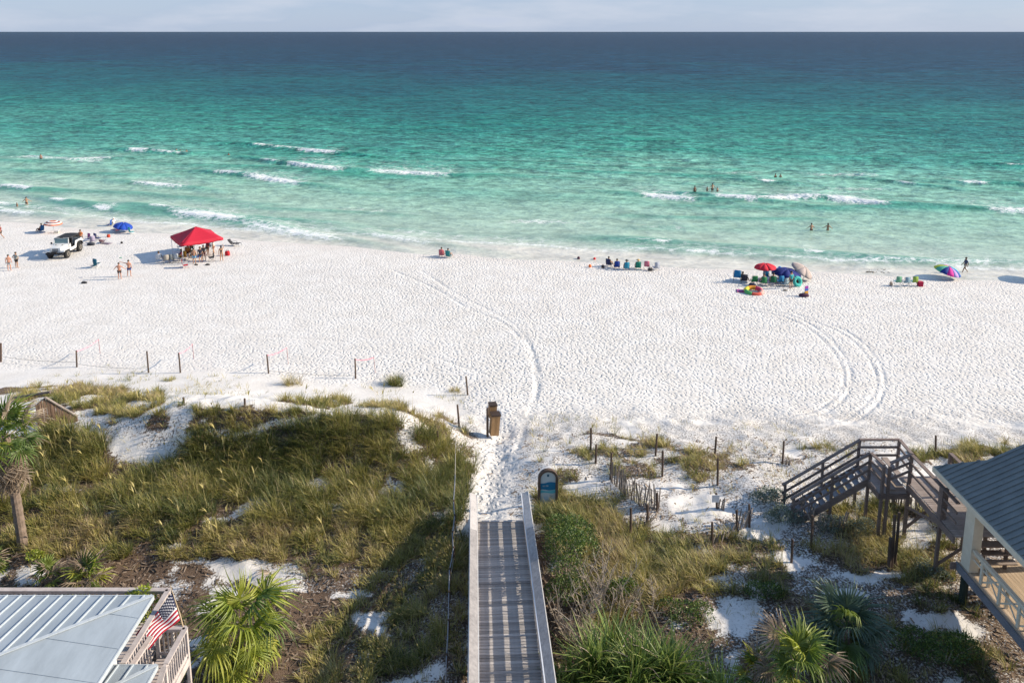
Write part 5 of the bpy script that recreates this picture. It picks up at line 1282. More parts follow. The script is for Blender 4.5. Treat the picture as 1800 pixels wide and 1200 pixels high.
# ------------------------------------------------------------------ chairs
M_FRAME = mat('chair_alu', (.55, .56, .58), .35, metal=.6); M_FRAMED = mat('chair_dark_frame', (.04, .04, .045), .5)
CH = {}
def chair_meshes(kind):
    if kind in CH: return CH[kind]
    w_ = .29; fr = MB()
    seat_h, back = (.24, (-.30, .98)) if kind == 'low' else ((.42, (-.22, 1.0)) if kind == 'camp' else (.30, (-.62, .75)))
    L0 = .30 if kind != 'lounge' else .95
    seat = MB().box((0, .03 if kind != 'lounge' else .30, seat_h), (2*w_-.05, .46 if kind != 'lounge' else .95, .025), Matrix.Rotation(R(6), 3, 'X'))
    bt = Vector((0, back[0], back[1]*(1 if kind != 'low' else .92))); b0 = Vector((0, -.20, seat_h-.02))
    d = (bt-b0); bk = MB(); up = d.normalized(); nrm = Vector((1, 0, 0)).cross(up)
    prev = None; vs = []
    for i in range(7):
        p = b0+d*(i/6)+nrm*(.03*math.sin(math.pi*i/6)); ww = w_-.03-(.03 if i == 6 else 0); vs += [p+Vector((-ww, 0, 0)), p+Vector((ww, 0, 0)), p+Vector((ww, 0, 0))+nrm*.02, p+Vector((-ww, 0, 0))+nrm*.02]
    fs = [(0, 3, 2, 1), (24, 25, 26, 27)]
    for i in range(6):
        for k_ in range(4): a = 4*i+k_; b_ = 4*i+(k_+1) % 4; fs.append((a, b_, b_+4, a+4))
    bk.add(vs, fs)
    sides = []
    for sx in (-1, 1):
        m = MB(); x = sx*w_
        m.tube([(x, -.20, seat_h-.03), (x, back[0]+.01, bt.z)], .013, 6); m.tube([(x, -.22, seat_h), (x, L0 if kind != 'lounge' else .8, seat_h+.02)], .013, 6)
        m.tube([(x, .26, seat_h+.02), (x, -.34, .012)], .012, 6); m.tube([(x, -.20, seat_h), (x, .32, .012)], .012, 6)
        if kind == 'lounge': m.tube([(x, .75, seat_h), (x, .85, .01)], .012, 6)
        m.tube([(x, .30, .25+seat_h*.0+.17), (x, .05, seat_h+.21), (x, -.30, seat_h+.23)], .016, 6); m.tube([(x, .24, seat_h), (x, .26, seat_h+.2)], .011, 6); sides.append(m)
    CH[kind] = (seat.mesh('seat', fabric((.1, .1, .3))), bk.mesh('backrest', fabric((.1, .1, .3)), True), sides[0].mesh('side_frame', M_FRAME), sides[1].mesh('side_frame', M_FRAME))
    return CH[kind]
def chair(loc, rz, col, label, kind='low', col2=None, dark=False, s=1.0, group='beach chairs', name='beach_chair'):
    a, b, c, d = chair_meshes(kind); t = thing(name, loc, label, 'chair', group, R(rz)); t.scale = (s, s, s)
    put(a, 'seat', t, fabric(col)); put(b, 'backrest', t, fabric(col2 or col)); put(c, 'side_frame', t, M_FRAMED if dark else M_FRAME); put(d, 'side_frame', t, M_FRAMED if dark else M_FRAME); return t
def chr_(px, py, *a, **k_): return chair(on_ground(px, py), *a, **k_)

# ------------------------------------------------------------------ umbrellas
def umbrella(base, cpix, rad_m, cols, label, tilt=(0, 0), depth=.42, n_=8, pole=None):
    P = on_ground(*base); C = at_y(cpix[0], cpix[1], P.y); C.z = max(C.z, P.z+.9)
    t = thing('beach_umbrella', P, label, 'umbrella', 'beach umbrellas'); c = C-P
    rot = Matrix.Rotation(R(tilt[0]), 3, 'Y') @ Matrix.Rotation(R(tilt[1]), 3, 'X'); k_ = 5
    for i in range(n_):
        vs = []; 
        for j in range(k_+1):
            f = j/k_; r_ = rad_m*math.sin(f*1.15)/math.sin(1.15); z = depth*(1-f*f*.95)
            for q in range(3):
                a = 2*math.pi*(i+q/2)/n_; rr = r_*(1-.04*(q == 1)*f); vs.append(c+rot @ Vector((rr*math.cos(a), rr*math.sin(a), z-depth*.5-.02*(q == 1)*f)))
        fs = []
        for j in range(k_):
            for q in range(2): a = 3*j+q; fs.append((a, a+3, a+4, a+1))
        o = MB().add(vs, fs).build('panel', fabric(cols[i % len(cols)]), t, True); md = o.modifiers.new('thickness', 'SOLIDIFY'); md.thickness = .006
    top = c+rot @ Vector((0, 0, depth*.5)); MB().tube([Vector((0, 0, -.3)), top+Vector((0, 0, .05))], .018, 8).build('pole', M_FRAME, t)
    MB().ball(top+Vector((0, 0, .05)), .035, 8, 4).build('tip', M_FRAME, t)
    hub = c+rot @ Vector((0, 0, -.25*depth))
    for i in range(n_):
        a = 2*math.pi*i/n_; MB().tube([top-Vector((0, 0, .04)), c+rot @ Vector((rad_m*.55*math.cos(a), rad_m*.55*math.sin(a), depth*.12)), c+rot @ Vector((rad_m*.97*math.cos(a), rad_m*.97*math.sin(a), -depth*.46))], .005, 4).build('rib', M_FRAME, t)
    return t
umbrella((95,409), (93,391), 1.05, [(.62, .16, .08), (.62, .16, .08)], 'orange striped umbrella with white and navy rings above the jeep', (4, 0), .40)
# ring stripes on the orange umbrella
um = bpy.data.objects['beach_umbrella']; c = at_y(93, 391, um.location.y)-um.location
for (f0, f1, col) in ((.30, .46, (.75, .72, .68)), (.46, .55, (.03, .04, .10)), (.66, .82, (.75, .72, .68))):
    vs = []; N_ = 24
    for f in (f0, f1):
        for i in range(N_): a = 2*math.pi*i/N_; r_ = 1.05*math.sin(f*1.15)/math.sin(1.15); vs.append(c+Matrix.Rotation(R(4), 3, 'Y') @ Vector((r_*math.cos(a), r_*math.sin(a), .40*(1-f*f*.95)-.20+.012)))
    MB().add(vs, [(i, (i+1) % N_, (i+1) % N_+N_, i+N_) for i in range(N_)]).build('stripe', fabric(col), um, True)
umbrella((224,408), (217,399), 1.15, [(.01, .055, .36)], 'blue umbrella tilted low to the sand above the pink chair', (13, 2), .55)
umbrella((1345,494), (1345,467), 1.08, [(.60, .02, .04)], 'red umbrella at the right group of chairs', (-3, 0), .42)
umbrella((1381,494), (1384,477), 1.38, [(.012, .022, .16)], 'large navy umbrella over the green chairs', (3, 4), .52)
umbrella((1411,492), (1412,473), 1.22, [(.36, .30, .27), (.44, .36, .33)], 'taupe umbrella tilted sideways at the right of the navy one', (30, 14), .55)
umbrella((1672,489), (1667,473), 1.30, [(.02, .42, .48), (.01, .05, .24), (.36, .20, .52), (.62, .03, .22), (.012, .04, .22), (.45, .52, .06), (.10, .42, .30), (.012, .04, .22), (.62, .03, .28), (.40, .26, .58), (.01, .08, .30), (.02, .45, .55)], 'rainbow coloured umbrella tilted right beside the walking person', (13, 8), .60, 12)
umbrella((1842,492), (1842,462), 1.55, [(.01, .05, .3), (.7, .7, .7)], 'blue and white umbrella just outside the right edge', (0, 0), .5)

# ------------------------------------------------------------------ red canopy tent
TC = on_ground(348, 448); t = thing('canopy_tent', TC, 'red pop-up canopy tent on thin white legs', 'tent', rz=R(38)); hw = 2.15; ez = 2.05
M_RED = mat('canopy_red', (.48, .012, .035), .7, .06, 4); M_LEG = mat('tent_leg_white', (.7, .7, .7), .4)
cs = [(-hw, -hw), (hw, -hw), (hw, hw), (-hw, hw)]
for i in range(4):
    a, b = cs[i], cs[(i+1) % 4]; n_ = 8; vs = []
    for j in range(n_+1):
        for k_ in range(n_+1):
            u = j/n_; v = k_/n_; ex = a[0]+(b[0]-a[0])*u; ey = a[1]+(b[1]-a[1])*u; x = ex*(1-v); y = ey*(1-v); z = ez+.12*0+1.15*v**.92-.10*math.sin(math.pi*u)*(1-v)*1.0-.06*math.sin(math.pi*v); vs.append((x, y, z))
    o = MB().add(vs, [(j*(n_+1)+k_, (j+1)*(n_+1)+k_, (j+1)*(n_+1)+k_+1, j*(n_+1)+k_+1) for j in range(n_) for k_ in range(n_)]).build('canopy_panel', M_RED, t, True); md = o.modifiers.new('thickness', 'SOLIDIFY'); md.thickness = .006
    vs = []
    for j in range(13):
        u = j/12; ex = a[0]+(b[0]-a[0])*u; ey = a[1]+(b[1]-a[1])*u; zt = ez-.10*math.sin(math.pi*u); vs += [(ex*1.004, ey*1.004, zt), (ex*1.01, ey*1.01, zt-.24+.02*math.sin(u*25))]
    o = MB().add(vs, [(2*j, 2*j+2, 2*j+3, 2*j+1) for j in range(12)]).build('valance', M_RED, t, True); md = o.modifiers.new('thickness', 'SOLIDIFY'); md.thickness = .006
    MB().tube([(a[0]*.97, a[1]*.97, -.1), (a[0]*.97, a[1]*.97, ez-.03)], .028, 6).build('leg', M_LEG, t)
    m = MB()
    for q in range(4):
        p = Vector((a[0], a[1], 0)).lerp(Vector((b[0], b[1], 0)), q/4)*.97; r_ = Vector((a[0], a[1], 0)).lerp(Vector((b[0], b[1], 0)), (q+1)/4)*.97
        m.tube([p+Vector((0, 0, ez-.35)), r_+Vector((0, 0, ez-.12))], .012, 4); m.tube([p+Vector((0, 0, ez-.12)), r_+Vector((0, 0, ez-.35))], .012, 4)
    m.build('truss', M_LEG, t)
    MB().tube([(a[0]*.97, a[1]*.97, ez-.1), (0, 0, ez+.95)], .014, 5).build('rafter', M_LEG, t)

# ------------------------------------------------------------------ open-top off-road vehicle
F_ = on_ground(98, 452); R_ = on_ground(137, 440)
JP = Vector(((on_ground(116, 447)).x, on_ground(116, 447).y, 0)); JP.z = gz(JP.x, JP.y)
jp = thing('off_road_vehicle', JP, 'white open-sided off-road vehicle with black soft top on the sand', 'vehicle', rz=math.atan2(-1, .05)-math.pi/2)
jp.scale = (1.14, 1.14, 1.14)
JW = mat('car_white', (.72, .72, .70), .3, spec=.5); JB = mat('soft_top_black', (.02, .02, .022), .8, .1); JT = mat('tyre_rubber', (.018, .018, .018), .85); JR = mat('rim_alloy', (.30, .27, .23), .4, metal=.5); JG = mat('windscreen_glass', (.16, .24, .24), .08, spec=.6)
z0 = .58
# tub sides with cut-down door openings
side = [(-1.72, z0), (-1.55, z0), (-1.50, .82), (-1.30, 1.0), (-.86, 1.0), (-.66, .82), (-.60, z0), (-.52, z0-.04), (.50, z0-.04), (.62, z0), (.62, 1.22), (.44, 1.24), (.40, .80), (-.32, .78), (-.46, 1.22), (-1.72, 1.22)]
for sx in (-1, 1): MB().prism(side, 'x', sx*.74-.025, sx*.74+.025).build('body_side', JW, jp)
MB().box((0, -.55, z0), (1.46, 2.3, .06)).build('floor', JB, jp); MB().box((0, -1.74, .90), (1.53, .05, .66)).build('tailgate', JW, jp)
MB().box((0, .60, .92), (1.43, .06, .6)).build('firewall', JW, jp); MB().box((0, .50, 1.10), (1.42, .22, .14)).build('dashboard', JB, jp)
mb = MB(); vs = [(-.62, .63, .72), (.62, .63, .72), (.48, 1.72, .72), (-.48, 1.72, .72), (-.60, .63, 1.22), (.60, .63, 1.22), (.46, 1.72, 1.10), (-.46, 1.72, 1.10), (0, .63, 1.25), (0, 1.72, 1.13)]
mb.add(vs, [(0, 3, 2, 1), (0, 1, 5, 8, 4), (1, 2, 6, 5), (2, 3, 7, 9, 6), (3, 0, 4, 7), (4, 8, 9, 7), (8, 5, 6, 9)]); hood = mb.build('bonnet', JW, jp)
for q in (-.3, .3): MB().box((q, 1.0, 1.235), (.06, .16, .03)).build('latch', JB, hood)
gr = MB().box((0, 1.75, .90), (1.02, .05, .44)).build('grille', JW, jp)
for i in range(7): MB().box((-.24+.08*i, 1.777, .92), (.04, .012, .28)).build('slot', JB, gr)
for sx in (-1, 1):
    MB().tube([(sx*.40, 1.76, .95), (sx*.40, 1.80, .95)], .095, 14).build('headlight', mat('headlight_glass', (.65, .68, .68), .15), jp)
    fv = [(.72, .62), (.74, .90), (1.72, .92), (1.82, .80), (1.82, .74), (1.68, .86), (.84, .84), (.80, .62)]
    MB().prism(fv, 'x', sx*.50 if sx > 0 else -.86, .86 if sx > 0 else -.50).build('fender', JW, jp)
    MB().prism([(-1.62, .62), (-1.52, .90), (-1.30, 1.06), (-.86, 1.06), (-.64, .90), (-.56, .62), (-.62, .62), (-.70, .84), (-.90, 1.0), (-1.28, 1.0), (-1.46, .86), (-1.55, .62)], 'x', sx*.765, sx*.90).build('wheel_flare', JB, jp)
    MB().box((sx*.80, .05, .47), (.10, 1.05, .07)).build('side_step', JB, jp)
    MB().box((sx*.92, .58, 1.28), (.16, .04, .17)).build('mirror', JB, jp)
    MB().tube([(sx*.66, -.50, z0), (sx*.64, -.50, 1.62), (sx*.62, -1.50, 1.60), (sx*.66, -1.66, z0)], .035, 7).build('roll_bar', JB, jp)
    MB().box((sx*.34, -.02, .95), (.46, .46, .14)).build('seat', JB, jp); MB().box((sx*.34, -.27, 1.24), (.44, .12, .58), Matrix.Rotation(R(10), 3, 'X')).build('seat_back', JB, jp)
    wf = [(sx*.68, .63, 1.22), (sx*.64, .50, 1.74)]; MB().bar(wf[0], wf[1], .07, .06).build('windscreen_frame', JW, jp)
MB().bar((-.66, .50, 1.74), (.66, .50, 1.74), .06, .07).build('windscreen_frame', JW, jp); MB().bar((-.68, .625, 1.25), (.68, .625, 1.25), .06, .06).build('windscreen_frame', JW, jp)
mb = MB(); mb.add([(-.65, .615, 1.28), (.65, .615, 1.28), (.61, .51, 1.71), (-.61, .51, 1.71), (-.65, .605, 1.28), (.65, .605, 1.28), (.61, .50, 1.71), (-.61, .50, 1.71)], [(0, 1, 2, 3), (7, 6, 5, 4), (0, 4, 5, 1), (3, 2, 6, 7)]); mb.build('windscreen', JG, jp)
MB().tube([(-.62, -.50, 1.62), (.62, -.50, 1.62)], .035, 7).build('roll_bar', JB, jp); MB().tube([(-.60, -1.5, 1.6), (.60, -1.5, 1.6)], .035, 7).build('roll_bar', JB, jp)
mb = MB(); n_ = 6; vs = []
for j in range(n_+1):
    for k_ in range(n_+1): x = -.70+1.4*k_/n_; y = .56-1.15*j/n_ if False else .56-2.1*j/n_; vs.append((x, y, 1.78-.05*(2*k_/n_-1)**2-.04*(j/n_)))
mb.add(vs, [(j*(n_+1)+k_, (j+1)*(n_+1)+k_, (j+1)*(n_+1)+k_+1, j*(n_+1)+k_+1) for j in range(n_) for k_ in range(n_)]); o = mb.build('soft_top', JB, jp, True); md = o.modifiers.new('thickness', 'SOLIDIFY'); md.thickness = .03
MB().box((0, 1.95, .62), (1.55, .14, .17)).build('bumper', JB, jp); MB().box((0, 2.0, .74), (.50, .2, .16)).build('winch', JB, jp); MB().box((0, -1.86, .60), (1.4, .12, .15)).build('bumper', JB, jp)
MB().tube([(.36, .28, 1.18), (.36, .24, 1.20)], .18, 16).build('steering_wheel', JB, jp)
def wheel(loc, par, name='wheel', axis=(1, 0, 0), r_=.43, w_=.28):
    a = Vector(axis); e = link(name, None, par); e.location = loc; e.empty_display_size = .1
    prof = [(-.50, .62), (-.49, .90), (-.36, 1.0), (.36, 1.0), (.49, .90), (.50, .62)]
    MB().tube([a*w_*p for p, _ in prof], [r_*q for _, q in prof], 24).build('tyre', JT, e, False)
    s = 1 if (loc[0] > 0 or axis[1] != 0) else -1
    rm_ = MB().tube([a*(w_*.40*s), a*(w_*.53*s)], [r_*.60, r_*.56], 20); o = rm_.build('rim', JR, e)
    mb = MB(); n1 = a.orthogonal().normalized(); n2 = a.cross(n1)
    for i in range(5): q = 2*math.pi*i/5; d = n1*math.cos(q)+n2*math.sin(q); mb.bar(a*(w_*.555*s)+d*.05, a*(w_*.555*s)+d*r_*.50, .05, .02, a)
    mb.tube([a*(w_*.5*s), a*(w_*.60*s)], .07, 10); mb.build('spokes', mat('spoke_dark', (.06, .055, .05), .5), e)
for sx in (-1, 1):
    wheel((sx*.76, 1.24, .43), jp); wheel((sx*.76, -1.08, .43), jp)
wheel((-.1, -1.98, .98), jp, 'spare_wheel', (0, 1, 0))
MB().tube([(-.7, 1.24, .43), (.7, 1.24, .43)], .05, 8).build('axle', JB, jp); MB().tube([(-.7, -1.08, .43), (.7, -1.08, .43)], .05, 8).build('axle', JB, jp)

# ------------------------------------------------------------------ people and chairs, left part of the beach
K_ = (.02, .02, .025)
ppl(17, 476, 'stand', 20, 'shirtless person in pale grey shorts at the far left edge', 'red', (('shorts', (.38, .38, .38)),))
ppl(30, 471, 'hips', -15, 'person in grey tee and dark shorts, hands on hips, left of the jeep'.replace('jeep', 'vehicle'), 'tan', (('shirt', (.30, .31, .28)), ('shorts', (.03, .025, .025))))
ppl(211, 491, 'arms_out', 10, 'shirtless person in brown shorts seen from behind, below the teal chair', 'red', (('shorts', (.07, .05, .045)),))
ppl(228, 486, 'throw', 12, 'shirtless person in blue shorts stretching out an arm', 'red', (('shorts', (.03, .06, .22)),))
hp = on_ground(228, 486); q = at_y(212, 453, hp.y); tag(MB().tube([q, q+Vector((0, 0, .02)), q+Vector((0, 0, .035))], [.13, .135, .10], 16).build('flying_disc', mat('disc_green', (.05, .28, .14), .4)), 'small green flying disc in the outstretched hand', 'disc')
ppl(2, 420, 'walk', 100, 'person in dark red walking out of the left edge', 'tan', (('shirt', (.20, .03, .03)), ('shorts', K_)))
ppl(31, 369, 'stand', 160, 'child in dark red swimwear at the water edge', 'tan', (('swimsuit', (.28, .02, .03)),), h=1.1)
ppl(48, 367, 'arms_out', 20, 'person in black swim trunks beside the child at the water edge', 'tan', (('briefs', K_),), hair=(.015, .01, .008))
c = chr_(72, 408, 75, (.01, .10, .28), 'blue beach chair below the orange striped umbrella', dark=True); person(c.location, 'sit', 75, 'person sitting in the blue chair below the orange umbrella', 'tan', (('shorts', (.12, .05, .04)),))
c = chr_(171, 470, -20, (.012, .11, .17), 'teal beach chair standing alone between vehicle and throwers', kind='camp'); chr_(165, 470, 70, (.02, .13, .18), 'low teal chair seat folded beside the lone teal chair', s=.8)
def bag(px, py, col, label, s=(.5, .3, .3), name='bag', rz=0, cat='bag'):
    P = on_ground(px, py); t = thing(name, P, label, cat, None, R(rz)); x, y, z = s
    vs = []; 
    for k_, (f, zz) in enumerate(((.9, 0), (1.0, .25), (1.0, .7), (.8, 1.0))):
        for a in range(10): th = 2*math.pi*a/10; sq = .5*f/max(abs(math.cos(th)), abs(math.sin(th)))**.6; vs.append((x*sq*math.cos(th), y*sq*math.sin(th), z*zz))
    fs = [(k_*10+a, k_*10+(a+1) % 10, (k_+1)*10+(a+1) % 10, (k_+1)*10+a) for k_ in range(3) for a in range(10)]+[tuple(range(30, 40)), tuple(range(10))[::-1]]
    MB().add(vs, fs).build('body', fabric(col), t, True); MB().tube([(-x*.3, 0, z*.95), (-x*.2, 0, z*1.35), (x*.2, 0, z*1.35), (x*.3, 0, z*.95)], .02, 5).build('handle', M_FRAMED, t); return t
def cooler(px, py, col, label, rz=0, s=(.6, .38, .34), lid=(.75, .75, .74)):
    P = on_ground(px, py); t = thing('cool_box', P, label, 'cool box', None, R(rz)); x, y, z = s
    MB().prism([(-x/2*.92, 0), (x/2*.92, 0), (x/2, z), (-x/2, z)], 'y', -y/2, y/2).build('body', fabric(col), t); MB().box((0, 0, z+.04), (x*1.04, y*1.04, .07)).build('lid', fabric(lid), t); MB().tube([(-x*.54, 0, z*.6), (-x*.58, 0, z*1.2), (x*.58, 0, z*1.2), (x*.54, 0, z*.6)], .015, 5).build('handle', M_FRAMED, t)
def towel(px, py, cols, label, L=1.8, W=.85, rz=0):
    P = on_ground(px, py); t = thing('beach_towel', P, label, 'towel', None, R(rz)); n_ = 12
    for k_, c in enumerate(cols):
        x0 = -W/2+W*k_/len(cols); x1 = -W/2+W*(k_+1)/len(cols); vs = []
        for j in range(n_+1): y = -L/2+L*j/n_; vs += [(x0, y, .035+.02*math.sin(j*1.3+x0*4)), (x1, y, .035+.02*math.sin(j*1.3+x1*4))]
        o = MB().add(vs, [(2*j, 2*j+1, 2*j+3, 2*j+2) for j in range(n_)]).build('stripe', fabric(c), t, True); md = o.modifiers.new('thickness', 'SOLIDIFY'); md.thickness = .012
# cluster behind the vehicle
chr_(153, 424, 150, (.12, .20, .42), 'patterned blue chair next to the rear wheel', col2=(.32, .08, .22)); chr_(163, 427, 30, (.20, .22, .34), 'grey-blue striped chair in the cluster behind the vehicle', col2=(.36, .32, .42)); chr_(172, 422, -30, (.06, .08, .20), 'dark blue chair in the cluster behind the vehicle, rearmost', dark=True)
chr_(180, 428, 10, (.22, .12, .14), 'maroon chair lying low behind the vehicle', kind='lounge', s=.8); bag(160, 431, (.03, .035, .05), 'black bag lowest in the cluster behind the vehicle', (.8, .5, .28)); towel(187, 428, [(.20, .16, .20), (.34, .30, .34)], 'dark striped towel at the right of the cluster', 1.3, .7, 70)
person(on_ground(139, 431)+Vector((0, .5, 0)), 'stand', 180, 'person in orange top standing behind the vehicle', 'tan', (('shirt', (.50, .16, .05)), ('shorts', K_)), long=True)
bag(191, 417, (.50, .05, .02), 'small orange-red beach bucket on the sand', (.34, .34, .34), 'beach_bucket', cat='bucket'); bag(214, 428, (.02, .02, .02), 'tiny black bag right of the cluster', (.24, .2, .2)); cooler(100, 410, (.55, .50, .42), 'small pale box below the orange umbrella', 10, (.5, .35, .3))
c = chr_(193, 398, 80, (.01, .08, .34), 'blue chair left of the tilted blue umbrella'); person(c.location+Vector((.35, .25, 0)), 'sit', 60, 'person in white shirt and cap sitting by the blue umbrella', 'fair', (('shirt', (.7, .7, .7)), ('shorts', (.3, .3, .3))), hat=(.75, .73, .7))
chr_(205, 409, 60, (.62, .35, .40), 'pink striped lounge chair below the blue umbrella', kind='lounge', col2=(.66, .22, .30)); chr_(232, 411, -40, (.05, .40, .40), 'turquoise chair under the right side of the blue umbrella'); towel(183, 399, [(.62, .52, .40)], 'tan towel left of the blue umbrella', 1.4, .7, 85)
bag(148, 498, (.03, .03, .035), 'dark heap of shoes on open sand near the bottom of the left group', (.55, .22, .16)); ppl(147, 380, 'sit', 0, 'person crouching far left by the shore', 'tan') if False else None

# under and around the red tent
c = chr_(281, 461, 10, (.55, .56, .58), 'white camp chair at the left of the red tent', kind='camp'); person(c.location+Vector((0, -.02, .16)), 'sit', 10, 'dark-haired person in white sitting left of the red tent', 'dark', (('shirt', (.6, .6, .62)), ('shorts', (.2, .2, .22))))
for (px, py, rz, col, lab, kd) in [(293,463,25,(.34,.31,.27),'taupe camp chair left of the tent leg','camp'),(302,462,-10,(.20,.22,.22),'grey camp chair touching the front tent leg','camp'),(310,461,15,(.45,.47,.48),'pale grey camp chair right of the front tent leg','camp'),(322,458,160,(.40,.22,.03),'mustard camp chair under the red tent','camp'),
  (330,450,200,(.30,.12,.04),'brown chair deep in the tent shade','camp'),(338,456,170,(.10,.11,.03),'olive chair under the middle of the tent','camp'),(326,470,-60,(.52,.03,.04),'red low chair in front of the tent','low'),(372,459,120,(.05,.05,.06),'black chair under the right side of the tent','camp'),(411,432,-100,(.03,.03,.035),'black lounge chair right of the red tent','lounge'),(318,440,180,(.30,.42,.55),'pale blue chair at the rear of the tent','camp'),(367,440,190,(.3,.34,.40),'grey-blue chair at the rear right of the tent','camp')]:
    chr_(px, py, rz, col, lab, kind=kd, dark=kd != 'low')
ppl(342, 464, 'stand', 8, 'shirtless person in light blue trunks standing under the red tent', 'tan', (('shorts', (.16, .40, .58)),)); ppl(353, 461, 'stand', 15, 'person in dark clothes next to the light blue trunks', 'tan', (('shirt', (.03, .03, .05)), ('shorts', (.05, .06, .10)))); ppl(359, 458, 'hips', 200, 'person in black tee under the right half of the tent', 'dark', (('shirt', K_), ('shorts', (.10, .04, .05))))
ppl(390, 459, 'up', 25, 'person in black swimsuit at the right tent leg, arm raised', 'tan', (('swimsuit', K_),), long=True); ppl(376, 447, 'stand', 100, 'person in white standing behind the right tent leg', 'tan', (('shirt', (.65, .6, .55)), ('shorts', (.3, .14, .1)))); person(on_ground(317, 458)+Vector((0, 0, .16)), 'sit', 120, 'dark-haired person in dark red sitting under the tent', 'dark', (('shirt', (.16, .03, .05)), ('shorts', (.25, .16, .02))))
person(on_ground(331, 452)+Vector((0, 0, .16)), 'sit', 200, 'person in orange sitting in the tent shade', 'tan', (('shirt', (.45, .18, .04)), ('shorts', K_))); ppl(338, 447, 'stand', 190, 'person in yellow top standing deep under the tent', 'tan', (('shirt', (.45, .30, .05)), ('shorts', (.05, .05, .08))), long=True); ppl(366, 449, 'stand', 150, 'person in maroon standing deep under the tent', 'dark', (('shirt', (.18, .04, .05)), ('shorts', K_)))
bag(400, 449, (.48, .02, .03), 'red bag on the sand right of the tent', (.5, .4, .5)); bag(345, 466, (.05, .045, .04), 'pair of dark shoes in front of the tent', (.4, .2, .1)); bag(365, 466, (.06, .05, .05), 'dark flat bag in front of the black chair', (.5, .25, .12)); cooler(350, 452, (.02, .10, .30), 'blue cool box in the tent shade', 20)

# centre pair
c = chr_(777, 451, -10, (.55, .14, .16), 'pink chair of the pair at the centre of the beach'); person(c.location, 'sit', -10, 'person in pink sitting at the centre of the beach', 'tan', (('shirt', (.5, .12, .15)), ('shorts', (.3, .1, .1)))); c = chr_(789, 453, -25, (.03, .22, .22), 'teal chair of the pair at the centre of the beach'); person(c.location, 'sit', -25, 'person in dark teal sitting right of the pink chair', 'tan', (('shirt', (.04, .12, .12)), ('shorts', K_)))

# row of chairs right of centre
for (px, py, rz, col, lab, wearer) in [(1071,468,-35,(.03,.04,.10),'navy chair at the left end of the right-centre row',('shirtless person turned sideways at the left end of the row','tan',(('shorts',K_),),None)),(1084,472,0,(.01,.04,.24),'royal blue chair, second in the right-centre row',('person with dark hair in the royal blue chair','tan',(('shirt',(.03,.06,.25)),),None)),
  (1101,474,0,(.02,.22,.34),'turquoise chair in the middle of the right-centre row',('person in a dark hat in the turquoise chair','tan',(('shirt',(.05,.06,.06)),),(.04,.05,.04))),(1121,473,0,(.015,.20,.14),'green chair with white stripe, right of the middle',('person in a straw hat in the green chair','tan',(('shirt',(.4,.3,.2)),),(.55,.38,.16)))]:
    c = chr_(px, py, rz, col, lab, dark=True); person(c.location, 'sit', rz, wearer[0], wearer[1], wearer[2], hat=wearer[3])
chr_(1137, 474, -15, (.45, .04, .08), 'red and white striped chair near the right end of the row', kind='camp', col2=(.55, .16, .22)); chr_(1153, 474, 12, (.06, .10, .24), 'blue and grey chair at the right end of the row', col2=(.35, .38, .45)); bag(1143, 476, (.05, .05, .05), 'black bag between the striped chair and the end chair', (.5, .35, .3))
def ball_(px, py, r_, col, label, name='beach_ball'):
    P = on_ground(px, py); t = thing(name, P+Vector((0, 0, r_)), label, 'ball'); 
    for q, c in enumerate((col, tuple(min(1, v*1.5+.05) for v in col))):
        vs = []; fs = []; nu_, nv_ = 4, 8
        for s_ in range(3):
            b0 = len(vs)
            for i in range(nu_+1):
                for j in range(nv_+1):
                    th = (s_*2+q)*math.pi/3+math.pi/3*i/nu_; ph = -math.pi/2+math.pi*j/nv_; vs.append((r_*math.cos(ph)*math.cos(th), r_*math.cos(ph)*math.sin(th), r_*math.sin(ph)))
            fs += [(b0+i*(nv_+1)+j, b0+(i+1)*(nv_+1)+j, b0+(i+1)*(nv_+1)+j+1, b0+i*(nv_+1)+j+1) for i in range(nu_) for j in range(nv_)]
        MB().add(vs, fs).build('panel', fabric(c), t, True)
ball_(1017, 456, .17, (.05, .01, .03), 'dark ball near the water left of the chair row'); ball_(1045, 457, .15, (.55, .02, .02), 'red ball near the water left of the chair row'); ball_(1037, 470, .17, (.65, .14, .03), 'orange ball on the sand left of the chair row'); bag(1060, 471, (.03, .03, .04), 'small black bag at the left end of the chair row', (.35, .3, .3))

# umbrella group on the right
chr_(1296, 495, -20, (.01, .15, .34), 'tall blue camp chair at the left of the umbrella group', kind='camp', s=1.25, dark=True); c = chr_(1307, 496, 0, (.03, .03, .05), 'black chair right of the tall blue chair', dark=True); person(c.location, 'sit', -60, 'person in dark clothes sitting sideways left of the green chairs', 'dark', (('shirt', (.04, .04, .05)), ('shorts', (.10, .08, .10))))
for (px, py, rz, col, lab, kd) in [(1325,501,0,(.02,.17,.06),'green chair, first from the left under the red umbrella','camp'),(1341,503,5,(.02,.16,.06),'green chair, second from the left in the umbrella group','camp'),(1358,502,-5,(.015,.12,.06),'dark green chair in the middle of the umbrella group','camp'),(1371,501,8,(.02,.18,.38),'sky blue chair under the navy umbrella','camp'),(1347,493,175,(.02,.22,.42),'turquoise chair behind the dark green chair','camp'),(1362,489,180,(.02,.16,.5),'bright blue chair at the rear under the navy umbrella','camp'),(1379,503,20,(.30,.40,.45),'pale blue chair right under the navy umbrella','low')]:
    chr_(px, py, rz, col, lab, kind=kd, dark=True)
